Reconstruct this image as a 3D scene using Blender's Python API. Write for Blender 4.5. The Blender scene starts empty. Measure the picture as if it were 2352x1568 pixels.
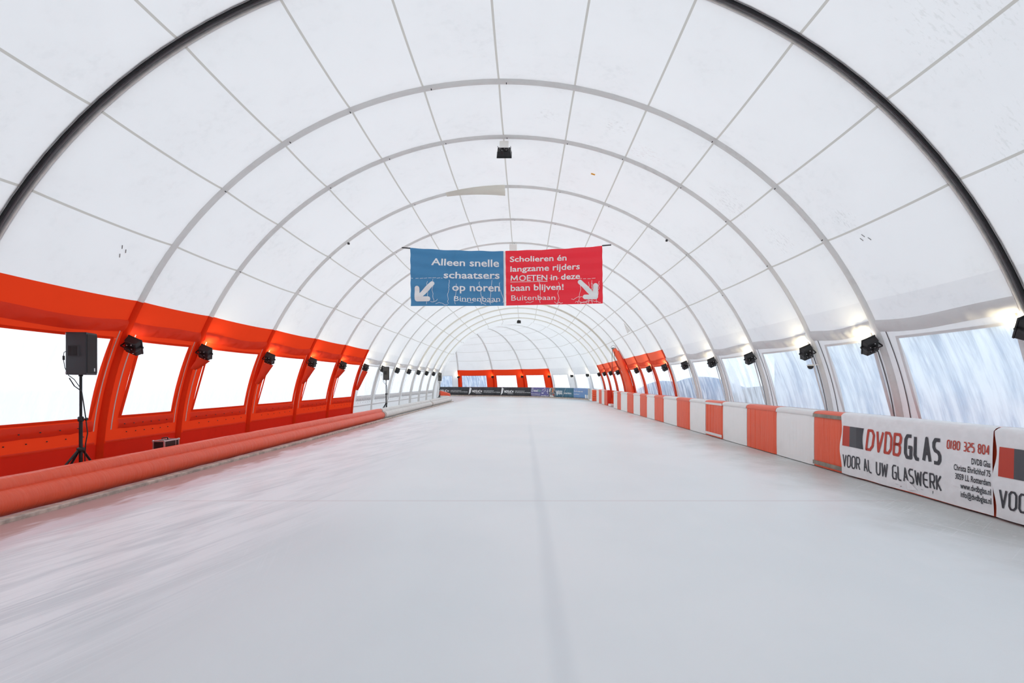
import bpy, bmesh, math, random
from mathutils import Vector, Matrix, Quaternion
random.seed(7)
SC = bpy.context.scene
COL = SC.collection
R = math.radians

# ---------------------------------------------------------------- camera, sky, exposure
FPX = 1100.0                     # focal length in pixels of the 2352 px frame
cam = bpy.data.objects.new('camera', bpy.data.cameras.new('camera'))
COL.objects.link(cam)
cam.location = (0, 0, 1.5)
cam.rotation_euler = (R(90), 0, 0)
cam.data.sensor_width = 36.0
cam.data.lens = 36.0 * FPX / 2352.0
cam.data.shift_x = -28.0 / 2352.0
cam.data.shift_y = 94.0 / 2352.0
cam.data.clip_start = 0.05
cam.data.clip_end = 500
SC.camera = cam

world = bpy.data.worlds.new('overcast_sky')
SC.world = world
world.use_nodes = True
bg = world.node_tree.nodes['Background']
bg.inputs['Color'].default_value = (0.90, 0.955, 1.0, 1)
bg.inputs['Strength'].default_value = 1.8

SC.view_settings.view_transform = 'Standard'
SC.view_settings.look = 'None'
SC.view_settings.gamma = 1.0
SC.view_settings.use_curve_mapping = False
SC.view_settings.exposure = 0.0
SC.cycles.max_bounces = 6
SC.cycles.diffuse_bounces = 5
SC.cycles.glossy_bounces = 2
SC.cycles.transmission_bounces = 4
SC.cycles.transparent_max_bounces = 10
SC.cycles.sample_clamp_indirect = 8.0
SC.cycles.use_denoising = True
SC.cycles.adaptive_threshold = 0.02
SC.cycles.use_light_tree = False
LAMP_W = 22.0

# ---------------------------------------------------------------- helpers
class MB:
    """collects geometry for ONE mesh object"""
    def __init__(s):
        s.v, s.f, s.m, s.uv, s.smooth = [], [], [], {}, []
    def face(s, pts, mi=0, uv=None, smooth=False):
        b = len(s.v)
        s.v += [tuple(p) for p in pts]
        if uv: s.uv[len(s.f)] = uv
        s.f.append(tuple(range(b, b + len(pts)))); s.m.append(mi); s.smooth.append(smooth)
    def grid(s, rows, mi=0, uvs=None, smooth=True, closed=False):
        b = len(s.v); n = len(rows[0])
        for r in rows: s.v += [tuple(p) for p in r]
        for i in range(len(rows) - 1):
            for j in range(n if closed else n - 1):
                j2 = (j + 1) % n
                if uvs:
                    s.uv[len(s.f)] = [uvs[i][j], uvs[i][j2], uvs[i+1][j2], uvs[i+1][j]]
                s.f.append((b+i*n+j, b+i*n+j2, b+(i+1)*n+j2, b+(i+1)*n+j)); s.m.append(mi); s.smooth.append(smooth)
    def box(s, c, size, rot=None, mi=0, bev=0.0, taper=None):
        bm = bmesh.new(); bmesh.ops.create_cube(bm, size=1)
        for v in bm.verts:
            v.co = Vector((v.co.x*size[0], v.co.y*size[1], v.co.z*size[2]))
        if taper:
            for v in bm.verts: v.co = taper(v.co)
        if bev > 0:
            bmesh.ops.bevel(bm, geom=list(bm.edges), offset=bev, segments=2, affect='EDGES', profile=0.5)
        s.add_bm(bm, c, rot, mi, bev > 0)
    def add_bm(s, bm, c=(0,0,0), rot=None, mi=0, smooth=False):
        b = len(s.v); c = Vector(c)
        bm.verts.index_update()
        for v in bm.verts:
            p = v.co.copy()
            if rot is not None: p = rot @ p
            s.v.append(tuple(p + c))
        for f in bm.faces:
            s.f.append(tuple(b + v.index for v in f.verts)); s.m.append(mi); s.smooth.append(False)
        bm.free()
    def tube(s, pts, rad, seg=10, mi=0, caps=True, uvlen=False):
        pts = [Vector(p) for p in pts]; n = len(pts)
        rows, uvs, L = [], [], 0
        up = None
        for i, p in enumerate(pts):
            t = (pts[min(i+1, n-1)] - pts[max(i-1, 0)]).normalized()
            if up is None:
                a = Vector((0,0,1)) if abs(t.z) < .9 else Vector((0,1,0))
                up = (a - t*a.dot(t)).normalized()
            else:
                up = (up - t*up.dot(t)).normalized()
            sd = t.cross(up)
            r = rad(i/(n-1)) if callable(rad) else rad
            if i: L += (p - pts[i-1]).length
            rows.append([p + (up*math.cos(2*math.pi*k/seg) + sd*math.sin(2*math.pi*k/seg))*r for k in range(seg)])
            uvs.append([(k/seg, L) for k in range(seg)])
        s.grid(rows, mi, uvs if uvlen else None, True, True)
        if caps:
            s.face(rows[0][::-1], mi); s.face(rows[-1], mi)
    def lathe(s, prof, c=(0,0,0), rot=None, seg=20, mi=0):
        c = Vector(c); rows = []
        for (r, z) in prof:
            row = []
            for k in range(seg):
                p = Vector((r*math.cos(2*math.pi*k/seg), r*math.sin(2*math.pi*k/seg), z))
                if rot is not None: p = rot @ p
                row.append(p + c)
            rows.append(row)
        s.grid(rows, mi, None, True, True)
    def build(s, name, mats, parent=None, origin=None):
        me = bpy.data.meshes.new(name)
        o = Vector(origin) if origin is not None else Vector((0,0,0))
        me.from_pydata([tuple(Vector(p) - o) for p in s.v], [], s.f)
        if not isinstance(mats, (list, tuple)): mats = [mats]
        for m in mats: me.materials.append(m)
        me.polygons.foreach_set('material_index', s.m)
        me.polygons.foreach_set('use_smooth', s.smooth)
        if s.uv:
            l = me.uv_layers.new(name='UVMap')
            for fi, uv in s.uv.items():
                st = me.polygons[fi].loop_start
                for k, q in enumerate(uv): l.data[st + k].uv = q
        me.update()
        ob = bpy.data.objects.new(name, me); COL.objects.link(ob)
        ob.location = o
        if parent is not None:
            ob.parent = parent
            if origin is not None: ob.location = o
        return ob

def tag(o, label=None, cat=None, group=None, kind=None):
    if label: o['label'] = label
    if cat: o['category'] = cat
    if group: o['group'] = group
    if kind: o['kind'] = kind
    return o
def empty(name, loc, rot=None):
    o = bpy.data.objects.new(name, None); COL.objects.link(o); o.location = loc
    o.empty_display_size = .1
    if rot is not None: o.rotation_mode = 'QUATERNION'; o.rotation_quaternion = rot
    return o
def struct(o): o['kind'] = 'structure'; return o
def copy_tree(o, parent=None):
    c = o.copy(); COL.objects.link(c); c.parent = parent
    for ch in list(o.children): copy_tree(ch, c)
    return c
ORD = ['nearest','second','third','fourth','fifth','sixth','seventh','eighth','ninth','tenth','eleventh','twelfth','thirteenth','fourteenth','fifteenth','sixteenth']

# ---------------------------------------------------------------- materials
def mat(name):
    m = bpy.data.materials.new(name); m.use_nodes = True
    nt = m.node_tree; nt.nodes.clear()
    out = nt.nodes.new('ShaderNodeOutputMaterial')
    return m, nt, out
def N(nt, t, **kw):
    n = nt.nodes.new(t)
    for k, v in kw.items():
        if k.startswith('_'): setattr(n, k[1:], v)
        else: n.inputs[k.replace('__', ' ')].default_value = v
    return n
def L(nt, a, b): nt.links.new(a, b)
def math_(nt, op, a, b=None, c=None, clamp=False):
    n = nt.nodes.new('ShaderNodeMath'); n.operation = op; n.use_clamp = clamp
    for i, x in enumerate((a, b, c)):
        if x is None: continue
        if isinstance(x, (int, float)): n.inputs[i].default_value = x
        else: L(nt, x, n.inputs[i])
    return n.outputs[0]
def mixc(nt, f, a, b, mode='MIX'):
    n = nt.nodes.new('ShaderNodeMix'); n.data_type = 'RGBA'; n.blend_type = mode
    for sock, x in ((n.inputs[0], f), (n.inputs[6], a), (n.inputs[7], b)):
        if isinstance(x, (int, float)): sock.default_value = x
        elif isinstance(x, tuple): sock.default_value = (*x, 1) if len(x) == 3 else x
        else: L(nt, x, sock)
    return n.outputs[2]
def ramp(nt, x, lo, hi, a=0.0, b=1.0):
    n = nt.nodes.new('ShaderNodeMapRange'); n.interpolation_type = 'SMOOTHSTEP'
    n.inputs[1].default_value = lo; n.inputs[2].default_value = hi
    n.inputs[3].default_value = a; n.inputs[4].default_value = b
    L(nt, x, n.inputs[0]); return n.outputs[0]
def noise(nt, vec, scale, detail=3, rough=.55, dist=0.0):
    n = N(nt, 'ShaderNodeTexNoise', Scale=scale, Detail=detail, Roughness=rough, Distortion=dist)
    if vec is not None: L(nt, vec, n.inputs['Vector'])
    return n.outputs[0]
def vscale(nt, vec, sc, rot=(0,0,0)):
    if any(rot):
        r_ = nt.nodes.new('ShaderNodeMapping'); r_.inputs['Rotation'].default_value = rot
        L(nt, vec, r_.inputs['Vector']); vec = r_.outputs[0]
    n = nt.nodes.new('ShaderNodeMapping'); n.inputs['Scale'].default_value = sc
    L(nt, vec, n.inputs['Vector']); return n.outputs[0]
def bump(nt, h, strength, dist=.02):
    n = N(nt, 'ShaderNodeBump', Strength=strength, Distance=dist); L(nt, h, n.inputs['Height']); return n.outputs[0]
def objc(nt): return nt.nodes.new('ShaderNodeTexCoord').outputs['Object']
def uvc(nt): return nt.nodes.new('ShaderNodeTexCoord').outputs['UV']

def simple(name, col, rough=.5, spec=.5, metal=0.0, bumps=None, emit=None, vary=0.0):
    m, nt, out = mat(name)
    p = N(nt, 'ShaderNodeBsdfPrincipled', Roughness=rough, Metallic=metal)
    p.inputs['Base Color'].default_value = (*col, 1)
    p.inputs['Specular IOR Level'].default_value = spec
    oc = objc(nt)
    if vary:
        n = noise(nt, oc, 9, 4)
        L(nt, mixc(nt, ramp(nt, n, .3, .75), tuple(c*(1-vary) for c in col), tuple(min(1, c*(1+vary*.4)) for c in col)), p.inputs['Base Color'])
    if bumps:
        sc, st, di = bumps
        L(nt, bump(nt, noise(nt, vscale(nt, oc, sc), 1, 3), st, di), p.inputs['Normal'])
    if emit:
        p.inputs['Emission Color'].default_value = (*emit[0], 1); p.inputs['Emission Strength'].default_value = emit[1]
    L(nt, p.outputs[0], out.inputs[0])
    return m

def fabric(name, col, tcol, t=.35, seams=False, stains=None, crink=.15, gloss=0.0, dirt=.05, uvseam=None):
    """thin coated cloth that passes daylight: diffuse + translucent"""
    m, nt, out = mat(name)
    oc = objc(nt)
    c, tc = None, None
    n1 = noise(nt, oc, .9, 3, .6)
    n2 = noise(nt, oc, 7, 3, .65)
    d = math_(nt, 'MULTIPLY', ramp(nt, n1, .42, .7), ramp(nt, n2, .45, .75))
    base = mixc(nt, math_(nt, 'MULTIPLY', d, dirt*4, clamp=True), col, tuple(x*.72 for x in col))
    tb = mixc(nt, math_(nt, 'MULTIPLY', ramp(nt, n1, .35, .7), dirt*3, clamp=True), tcol, tuple(x*.82 for x in tcol))
    if stains:
        n3 = noise(nt, vscale(nt, oc, (11, 34, 11)), 1, 2, .7)
        for (px, py, pz, rad, scol) in stains:
            v = nt.nodes.new('ShaderNodeVectorMath'); v.operation = 'DISTANCE'
            L(nt, oc, v.inputs[0]); v.inputs[1].default_value = (px, py, pz)
            fall = ramp(nt, v.outputs['Value'], rad*.2, rad, 1, 0)
            k = ramp(nt, math_(nt, 'ADD', n3, math_(nt, 'MULTIPLY', fall, .16)), .69, .82, 0, .26)
            k = math_(nt, 'MULTIPLY', k, fall)
            base = mixc(nt, k, base, scol); tb = mixc(nt, k, tb, tuple(x*.7 for x in scol))
    if seams:
        s = nt.nodes.new('ShaderNodeSeparateXYZ'); L(nt, uvc(nt), s.inputs[0])
        u = math_(nt, 'ABSOLUTE', math_(nt, 'SUBTRACT', math_(nt, 'FRACT', math_(nt, 'ADD', s.outputs[0], .5)), .5))
        k = ramp(nt, u, .0115, .0140, 1, 0)
        base = mixc(nt, k, base, (.66, .645, .61)); tb = mixc(nt, k, tb, (.46, .45, .42))
    df = N(nt, 'ShaderNodeBsdfDiffuse'); L(nt, base, df.inputs[0])
    tr = N(nt, 'ShaderNodeBsdfTranslucent'); L(nt, tb, tr.inputs[0])
    if crink:
        b = bump(nt, noise(nt, oc, 3.5, 2, .6), crink, .05)
        L(nt, b, df.inputs['Normal'])
    mx = N(nt, 'ShaderNodeMixShader', Fac=t); L(nt, df.outputs[0], mx.inputs[1]); L(nt, tr.outputs[0], mx.inputs[2])
    last = mx.outputs[0]
    if gloss:
        g = N(nt, 'ShaderNodeBsdfGlossy', Roughness=.35)
        if crink: L(nt, b, g.inputs['Normal'])
        m2 = N(nt, 'ShaderNodeMixShader', Fac=gloss); L(nt, last, m2.inputs[1]); L(nt, g.outputs[0], m2.inputs[2]); last = m2.outputs[0]
    L(nt, last, out.inputs[0])
    return m

ORANGE = (.80, .050, .014)
M = {}
def film(name, clear, col=(.93,.96,1.0), streak=1.0, wipe=.55, tint=(.96,.98,1,1)):
    m, nt, out = mat(name)
    uv = uvc(nt)
    s1 = noise(nt, vscale(nt, uv, (5.5, .75, 1), (0,0,R(5))), 1, 5, .6, .3)
    s2 = noise(nt, vscale(nt, uv, (42, 1.7, 1), (0,0,R(5))), 1, 3, .6)
    s3 = noise(nt, uv, 1.3, 2)
    st = math_(nt, 'ADD', math_(nt, 'MULTIPLY', s1, .70), math_(nt, 'ADD', math_(nt, 'MULTIPLY', s2, .16), math_(nt, 'MULTIPLY', s3, .24)))
    fac = ramp(nt, st, wipe-.14*streak, wipe+.14*streak, clear, min(1, clear+.62))
    tp = N(nt, 'ShaderNodeBsdfTransparent'); tp.inputs[0].default_value = tint
    df = N(nt, 'ShaderNodeBsdfDiffuse'); df.inputs[0].default_value = (*col, 1)
    tr = N(nt, 'ShaderNodeBsdfTranslucent'); tr.inputs[0].default_value = (*col, 1)
    a = N(nt, 'ShaderNodeMixShader', Fac=.62); L(nt, df.outputs[0], a.inputs[1]); L(nt, tr.outputs[0], a.inputs[2])
    b = N(nt, 'ShaderNodeMixShader'); L(nt, fac, b.inputs[0]); L(nt, tp.outputs[0], b.inputs[1]); L(nt, a.outputs[0], b.inputs[2])
    g = N(nt, 'ShaderNodeBsdfGlossy', Roughness=.12)
    c = N(nt, 'ShaderNodeMixShader', Fac=.03); L(nt, b.outputs[0], c.inputs[1]); L(nt, g.outputs[0], c.inputs[2])
    L(nt, c.outputs[0], out.inputs[0])
    return m

def ice_mat():
    m, nt, out = mat('ice')
    oc = objc(nt)
    sx = nt.nodes.new('ShaderNodeSeparateXYZ'); L(nt, oc, sx.inputs[0])
    X, Y = sx.outputs[0], sx.outputs[1]
    big = noise(nt, oc, .35, 3)
    med = noise(nt, vscale(nt, oc, (1.6, .5, 1)), 1.2, 3, .6)
    base = mixc(nt, ramp(nt, big, .35, .68), (.885,.92,.935), (.935,.955,.965))
    base = mixc(nt, ramp(nt, med, .48, .72, 0, .3), base, (.96,.965,.975))
    grey_edge = noise(nt, vscale(nt, oc, (.5, .25, 1)), 1, 3)
    base = mixc(nt, math_(nt, 'MULTIPLY', ramp(nt, math_(nt, 'ADD', X, math_(nt, 'MULTIPLY', grey_edge, 2.4)), -1.6, 1.4, .75, 0), ramp(nt, Y, 4.2, 6.5, 1, 0)), base, (.74,.775,.80))  # ice turns greyer towards the near left
    # clearer greenish grey ice close to the right boards
    wob = math_(nt, 'ADD', X, math_(nt, 'MULTIPLY', math_(nt, 'SUBTRACT', noise(nt, oc, 1.1, 4), .5), 1.8))
    edge_r = ramp(nt, wob, 3.4, 5.2, 0, .85)
    edge_r = math_(nt, 'MULTIPLY', edge_r, ramp(nt, Y, 12, 20, 1, .35))
    base = mixc(nt, edge_r, base, (.53,.545,.525))
    # bare pinkish brown strip along the left kerb, scraped irregularly
    wobl = math_(nt, 'ADD', X, math_(nt, 'MULTIPLY', math_(nt, 'SUBTRACT', noise(nt, vscale(nt, oc, (2.5,.6,1)), 1.5, 3, .7), .5), .9))
    # skate scratches in several directions, mostly along both sides of the track
    sides = math_(nt, 'ADD', ramp(nt, X, -1.6, -3.6, 0, 1), ramp(nt, X, 1.2, 3.6, 0, 1), None, True)
    clus = math_(nt, 'MULTIPLY', ramp(nt, noise(nt, oc, .8, 3), .42, .62), math_(nt, 'ADD', math_(nt, 'MULTIPLY', sides, .93), .05))
    for (rot, sc, lo, hi, amt) in ((R(-20), (48, .8, 1), .56, .72, .8), (R(52), (52, .9, 1), .62, .75, .6)):
        sc_ = noise(nt, vscale(nt, oc, sc, (0,0,rot)), 1, 2, .5, .1)
        base = mixc(nt, math_(nt, 'MULTIPLY', ramp(nt, sc_, lo, hi, 0, amt), clus), base, (.92,.945,.965))
    # scraped pinkish strip beside the left kerb, then swept pale snow dust
    left = math_(nt, 'MULTIPLY', ramp(nt, X, -1.8, -3.4), ramp(nt, Y, 16, 22, 1, .25))
    base = mixc(nt, math_(nt, 'MULTIPLY', left, .55), base, (.72,.745,.785))
    dv = vscale(nt, oc, (2.2, .42, 1), (0,0,R(16)))
    dust = noise(nt, dv, 1.5, 4, .62)
    base = mixc(nt, math_(nt, 'MULTIPLY', ramp(nt, dust, .38, .60, 0, .95), left), base, (.95,.96,.985))
    fine = noise(nt, vscale(nt, oc, (40, .8, 1), (0,0,R(18))), 1, 1, .6)
    base = mixc(nt, math_(nt, 'MULTIPLY', ramp(nt, fine, .52, .72, 0, .75), left), base, (.97,.98,1.0))
    fined = noise(nt, vscale(nt, oc, (30, .6, 1), (0,0,R(13))), 1, 1, .6)
    base = mixc(nt, math_(nt, 'MULTIPLY', ramp(nt, fined, .58, .74, 0, .5), left), base, (.60,.63,.68))
    base = mixc(nt, math_(nt, 'MULTIPLY', ramp(nt, wobl, -4.9, -4.4, .6, 0), ramp(nt, Y, 17, 22, 1, .2)), base, (.74,.58,.62))
    base = mixc(nt, math_(nt, 'MULTIPLY', ramp(nt, wobl, -5.22, -4.98, .9, 0), ramp(nt, Y, 17, 22, 1, .3)), base, (.50,.30,.27))
    # flecks near the boards
    fl = noise(nt, vscale(nt, oc, (14, 42, 1), (0,0,R(20))), 1, 3, .6)
    base = mixc(nt, math_(nt, 'MULTIPLY', ramp(nt, fl, .60, .70, 0, .9), ramp(nt, X, 1.6, 4.4)), base, (.88,.90,.90))
    # painted line under the ice and the long joint
    ln = ramp(nt, math_(nt, 'ABSOLUTE', math_(nt, 'SUBTRACT', Y, 6.07)), .008, .035, .25, 0)
    base = mixc(nt, ln, base, (.56,.42,.42))
    j = math_(nt, 'ABSOLUTE', math_(nt, 'SUBTRACT', X, math_(nt, 'ADD', .2, math_(nt, 'MULTIPLY', math_(nt, 'SUBTRACT', noise(nt, vscale(nt, oc, (0,.35,0)), 1, 2), .5), .10))))
    base = mixc(nt, math_(nt, 'MULTIPLY', ramp(nt, j, .01, .11, .17, 0), ramp(nt, Y, 8, 22, 1, .2)), base, (.50,.56,.62))
    p = N(nt, 'ShaderNodeBsdfPrincipled', Roughness=.3)
    p.inputs['IOR'].default_value = 1.31; p.inputs['Specular IOR Level'].default_value = .42
    L(nt, base, p.inputs['Base Color'])
    L(nt, ramp(nt, med, .3, .75, .34, .50), p.inputs['Roughness'])
    hb = noise(nt, vscale(nt, oc, (9, 1.2, 1)), 1, 1, .6)
    L(nt, bump(nt, hb, .02, .02), p.inputs['Normal'])
    L(nt, p.outputs[0], out.inputs[0])
    return m

# ---------------------------------------------------------------- the tent: one arch profile swept along frames
YS = [-6.2, -3.9, -1.6, .7, 3.05, 5.39, 7.69, 9.42, 11.8] + [11.8 + 2.38*k for k in range(1, 11)]   # index 5 = first arch in view, 18 = last straight one
FR = [(Vector((-.36, y)), Vector((1, 0)), 6.50, 6.37) for y in YS]
for (fx, fy, ux, uy, rx) in ((5.95,40.6,.975,.217,6.6), (5.05,45.6,.855,.52,7.0), (2.95,48.6,.70,.71,7.2), (.1,51.0,.505,.863,7.2),
                             (-3.3,53.1,.268,.963,7.2), (-7.5,55.2,0,1,7.4), (-12.2,57.3,-.12,.99,7.4), (-17,59.2,-.15,.99,7.4)):
    u = Vector((ux, uy)).normalized()
    FR.append((Vector((fx, fy)) - u*rx, u, rx, 6.6))
NB = len(FR) - 1
def fpt(k, th, off=0.0, along=0.0):
    C, u, rx, rz = FR[k]
    c, s = math.cos(R(th)), math.sin(R(th))
    p = C + u*((rx+off)*c)
    if along:
        t = Vector((-u.y, u.x)); p = p + t*along
    return Vector((p.x, p.y, (rz+off)*s))
def bpt(k, s, th, off=0.0):
    """point on the cloth of bay k, s=0..1 along it; cloth is drawn in between its two arches"""
    a, b = fpt(k, th), fpt(k+1, th)
    p = a.lerp(b, s)
    C = FR[k][0].lerp(FR[k+1][0], s)
    ln = (FR[k+1][0] - FR[k][0]).length
    hh = min(1, max(0, (min(th, 180-th) - 8)/24)); hh = .22 + .78*hh*hh*(3-2*hh)
    g = (4*s*(1-s))**.8
    r = Vector((C.x - p.x, C.y - p.y, -p.z)).normalized()
    return p + r*(.115*min(ln, 3.2)/2.4*hh*g + .02 - off)
def bdir(k, s, th):
    C = FR[k][0].lerp(FR[k+1][0], s); p = bpt(k, s, th)
    return Vector((C.x-p.x, C.y-p.y, -p.z)).normalized()
def orange_left(k): return k < 11
def orange_right(k): return 11 <= k < 18 or 21 <= k < 24
WIN = (8.6, 20.2)
def win_s(k, side):
    ln = (bpt(k, 1, 14 if side > 0 else 166) - bpt(k, 0, 14 if side > 0 else 166)).length
    if side > 0:
        if 18 <= k: return (.85/ln, 1-.45/ln)
        return (.17/ln, 1 - .43/ln)
    return (.32/ln, 1 - .27/ln)

stain_pts = []
for (k, s, th, rad, c) in ((6,.45,83,.45,(.42,.40,.40)), (6,.4,72,.5,(.42,.40,.40)), (6,.7,66,.6,(.62,.45,.45)), (6,.65,50,.8,(.45,.43,.43)), (6,.5,40,.6,(.42,.41,.41)),
                            (4,.5,49,1.0,(.66,.68,.66)), (4,.6,36,1.0,(.66,.68,.66)), (5,.7,38,.5,(.45,.45,.45)), (8,.5,66,.5,(.5,.5,.5)), (4,.5,140,.8,(.5,.52,.5))):
    p = bpt(k, s, th); stain_pts.append((p.x, p.y, p.z, rad, c))
M['white'] = fabric('white_tent_cloth', (.90,.905,.91), (.80,.81,.82), .36, seams=True, stains=stain_pts, crink=.05, dirt=.085)
M['whitewall'] = fabric('white_wall_cloth', (.88,.885,.89), (.72,.73,.75), .34, crink=.12, dirt=.09)
M['sleeve'] = fabric('grey_white_sleeve', (.86,.855,.84), (.68,.675,.66), .30, crink=.3, dirt=.14)
M['cream'] = fabric('cream_sleeve', (.90,.88,.81), (.80,.77,.68), .36, crink=.25, dirt=.08)
M['orange'] = fabric('orange_tent_cloth', ORANGE, (.72,.046,.012), .38, crink=.12, dirt=.04)
M['orange_skirt_shade'] = fabric('shaded_orange_skirt_cloth', (.70,.022,.008), (.50,.014,.005), .22, crink=.3, gloss=.03, dirt=.1)  # orange cloth with the shade of the wall foot painted into its colour
M['orange_coral'] = fabric('pale_coral_cloth', (.88,.150,.085), (.80,.13,.07), .36, crink=.15, dirt=.06)  # lighter coral version of the orange cloth, right wall only
M['coral_sleeve'] = fabric('pale_coral_sleeve', (.74,.10,.05), (.60,.07,.03), .25, crink=.3, dirt=.08)
M['orange_sleeve'] = fabric('orange_sleeve', (.82,.052,.014), (.72,.042,.009), .34, crink=.4, dirt=.08)
M['white_flap'] = fabric('grey_white_flap', (.80,.79,.785), (.62,.61,.61), .28, crink=.4, dirt=.10)
M['orange_flap'] = fabric('orange_flap', (.85,.062,.018), (.80,.052,.012), .36, crink=.6, gloss=.02, dirt=.07)
M['film_left'] = film('window_film_bright', .30, wipe=.5)
M['film_right'] = film('window_film_streaked', .52, (.84,.93,1.0), 1.0, .53, (.84,.93,1,1))
M['film_clear'] = film('window_film_clearer', .30, (.88,.94,1.0), 1.0, .58, (.80,.91,1,1))
M['film_far'] = film('window_film_far', .42, (.92,.95,1.0), 1.0, .56)
M['ice'] = ice_mat()
M['dark'] = simple('dark_rubber', (.028,.028,.03), .55)
M['gap'] = simple('joint_gap_grey', (.035,.036,.038), .7, .2)
M['joint_grey'] = simple('joint_mid_grey', (.33,.33,.325), .6, .3, vary=.2)
M['joint_cream'] = simple('joint_cream', (.80,.77,.72), .6, .3, vary=.1)
M['zip_light'] = simple('zip_light_grey', (.58,.50,.46), .5)
M['zip_dark'] = simple('zip_dark_grey', (.16,.15,.155), .6)
M['black'] = simple('black_plastic', (.012,.012,.013), .42, .5)
M['blackmetal'] = simple('black_metal', (.02,.02,.022), .35, .5, .3)
M['steel'] = simple('bright_steel', (.62,.62,.63), .3, .5, .9)
M['grille'] = simple('speaker_grille', (.014,.014,.015), .6, .4, 0, ((160,160,160), .6, .004))
M['grey_box'] = simple('speaker_shell', (.034,.037,.043), .5, .45, 0, ((120,120,120), .25, .002))
M['lens'] = simple('lamp_lens', (.9,.9,.88), .2, .5, 0, None, ((1,.93,.82), 9.0))
M['white_card'] = simple('white_card', (.86,.84,.80), .6)
M['chip'] = simple('pale_badge', (.7,.68,.68), .4)
M['print_white'] = simple('white_print', (.90,.90,.90), .55, .3)
M['print_grey'] = simple('dark_grey_print', (.055,.056,.066), .45, .4)
M['print_mid'] = simple('mid_grey_print', (.085,.087,.098), .45, .4)
M['print_black'] = simple('black_print', (.014,.015,.024), .45, .4)
M['print_red'] = simple('red_print', (.56,.060,.036), .45, .4)
M['vinyl'] = simple('white_vinyl', (.91,.91,.92), .42, .4, 0, ((2.2,2.2,1.2), .35, .05), vary=.05)
M['tubes'] = None
M['kerb'] = simple('ice_kerb_wood', (.63,.53,.46), .6, .3, 0, None, None, .35)
M['ground'] = simple('pale_ground', (.70,.72,.75), .8, .2, 0, None, None, .1)
M['backwall'] = M['white']

# floor of ice, ground outside
BOARD = [(5.43, 36.9), (5.45, 39.7), (5.1, 41.3), (4.46, 43.0), (2.96, 45.2), (2.39, 46.1), (.70, 48.3), (-2.46, 50.2), (-6.05, 52.0), (-10.2, 54.6)]
fl = MB()
poly = [(-5.52,-1.7), (5.5,-1.7), (5.5,37)] + [(x+.12, y+.1) for x, y in BOARD[1:]] + [(-16,57), (-16,40.0), (-8,39.6), (-6.2,38.9), (-5.52,37.6)]
fl.face([(x, y, 0) for x, y in poly])
struct(fl.build('floor', M['ice']))
g = MB(); g.face([(-90,-60,-.04), (90,-60,-.04), (90,140,-.04), (-90,140,-.04)])
struct(g.build('ground', M['ground']))

# ceiling (white upper cloth), side walls with window openings
TH_BAND = 26.2
ce = MB()
for k in range(2, NB):
    ths = [TH_BAND + (180-2*TH_BAND)*i/48 for i in range(49)]
    ss = [i/10 for i in range(11)]
    ce.grid([[bpt(k, s, t) for t in ths] for s in ss], 0, [[((t-90.4)/10.8, s) for t in ths] for s in ss])
ceiling = struct(ce.build('ceiling', M['white']))

walls = {}
for side, nm in ((1, 'wall_right'), (-1, 'wall_left')):
    mb = MB()
    for k in range(2, NB):
        if side < 0 and k >= 18: has_win = False
        else: has_win = True
        orange = orange_right(k) if side > 0 else orange_left(k)
        mi = (3 if side > 0 and k < 18 else 1) if orange else 0
        s0, s1 = win_s(k, side)
        def sub(a, b, n): return [a + (b-a)*i/n for i in range(n+1)]
        def T(t): return t if side > 0 else 180 - t
        def patch(sa, sb, ta, tb, ns, ntt, m_=None):
            S, TT = sub(sa, sb, ns), sub(ta, tb, ntt)
            mb.grid([[bpt(k, s, T(t)) for t in TT] for s in S], mi if m_ is None else m_)
        if not has_win:
            patch(0, 1, 0, TH_BAND, 8, 10); continue
        patch(0, 1, WIN[1], TH_BAND, 10, 4)
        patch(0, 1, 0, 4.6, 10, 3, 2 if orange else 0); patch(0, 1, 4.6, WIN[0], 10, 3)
        patch(0, s0, WIN[0], WIN[1], 2, 6); patch(s1, 1, WIN[0], WIN[1], 2, 6)
    walls[side] = struct(mb.build(nm, [M['whitewall'], M['orange'], M['orange_skirt_shade'], M['orange_coral']]))
wb = MB()   # unseen grey wall added behind the viewer to dim the front bays
rim = [fpt(2, 180*i/40) for i in range(41)]
wb.face([(p.x, p.y, p.z) for p in rim])
struct(wb.build('wall_back_dimmer', simple('grey_dimming_wall', (.60,.61,.62), .8, .2)))
wb = MB(); rim = [fpt(NB, 180*i/40) for i in range(41)]
wb.face([(p.x, p.y, p.z) for p in rim])
struct(wb.build('wall_far', M['whitewall']))

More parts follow.
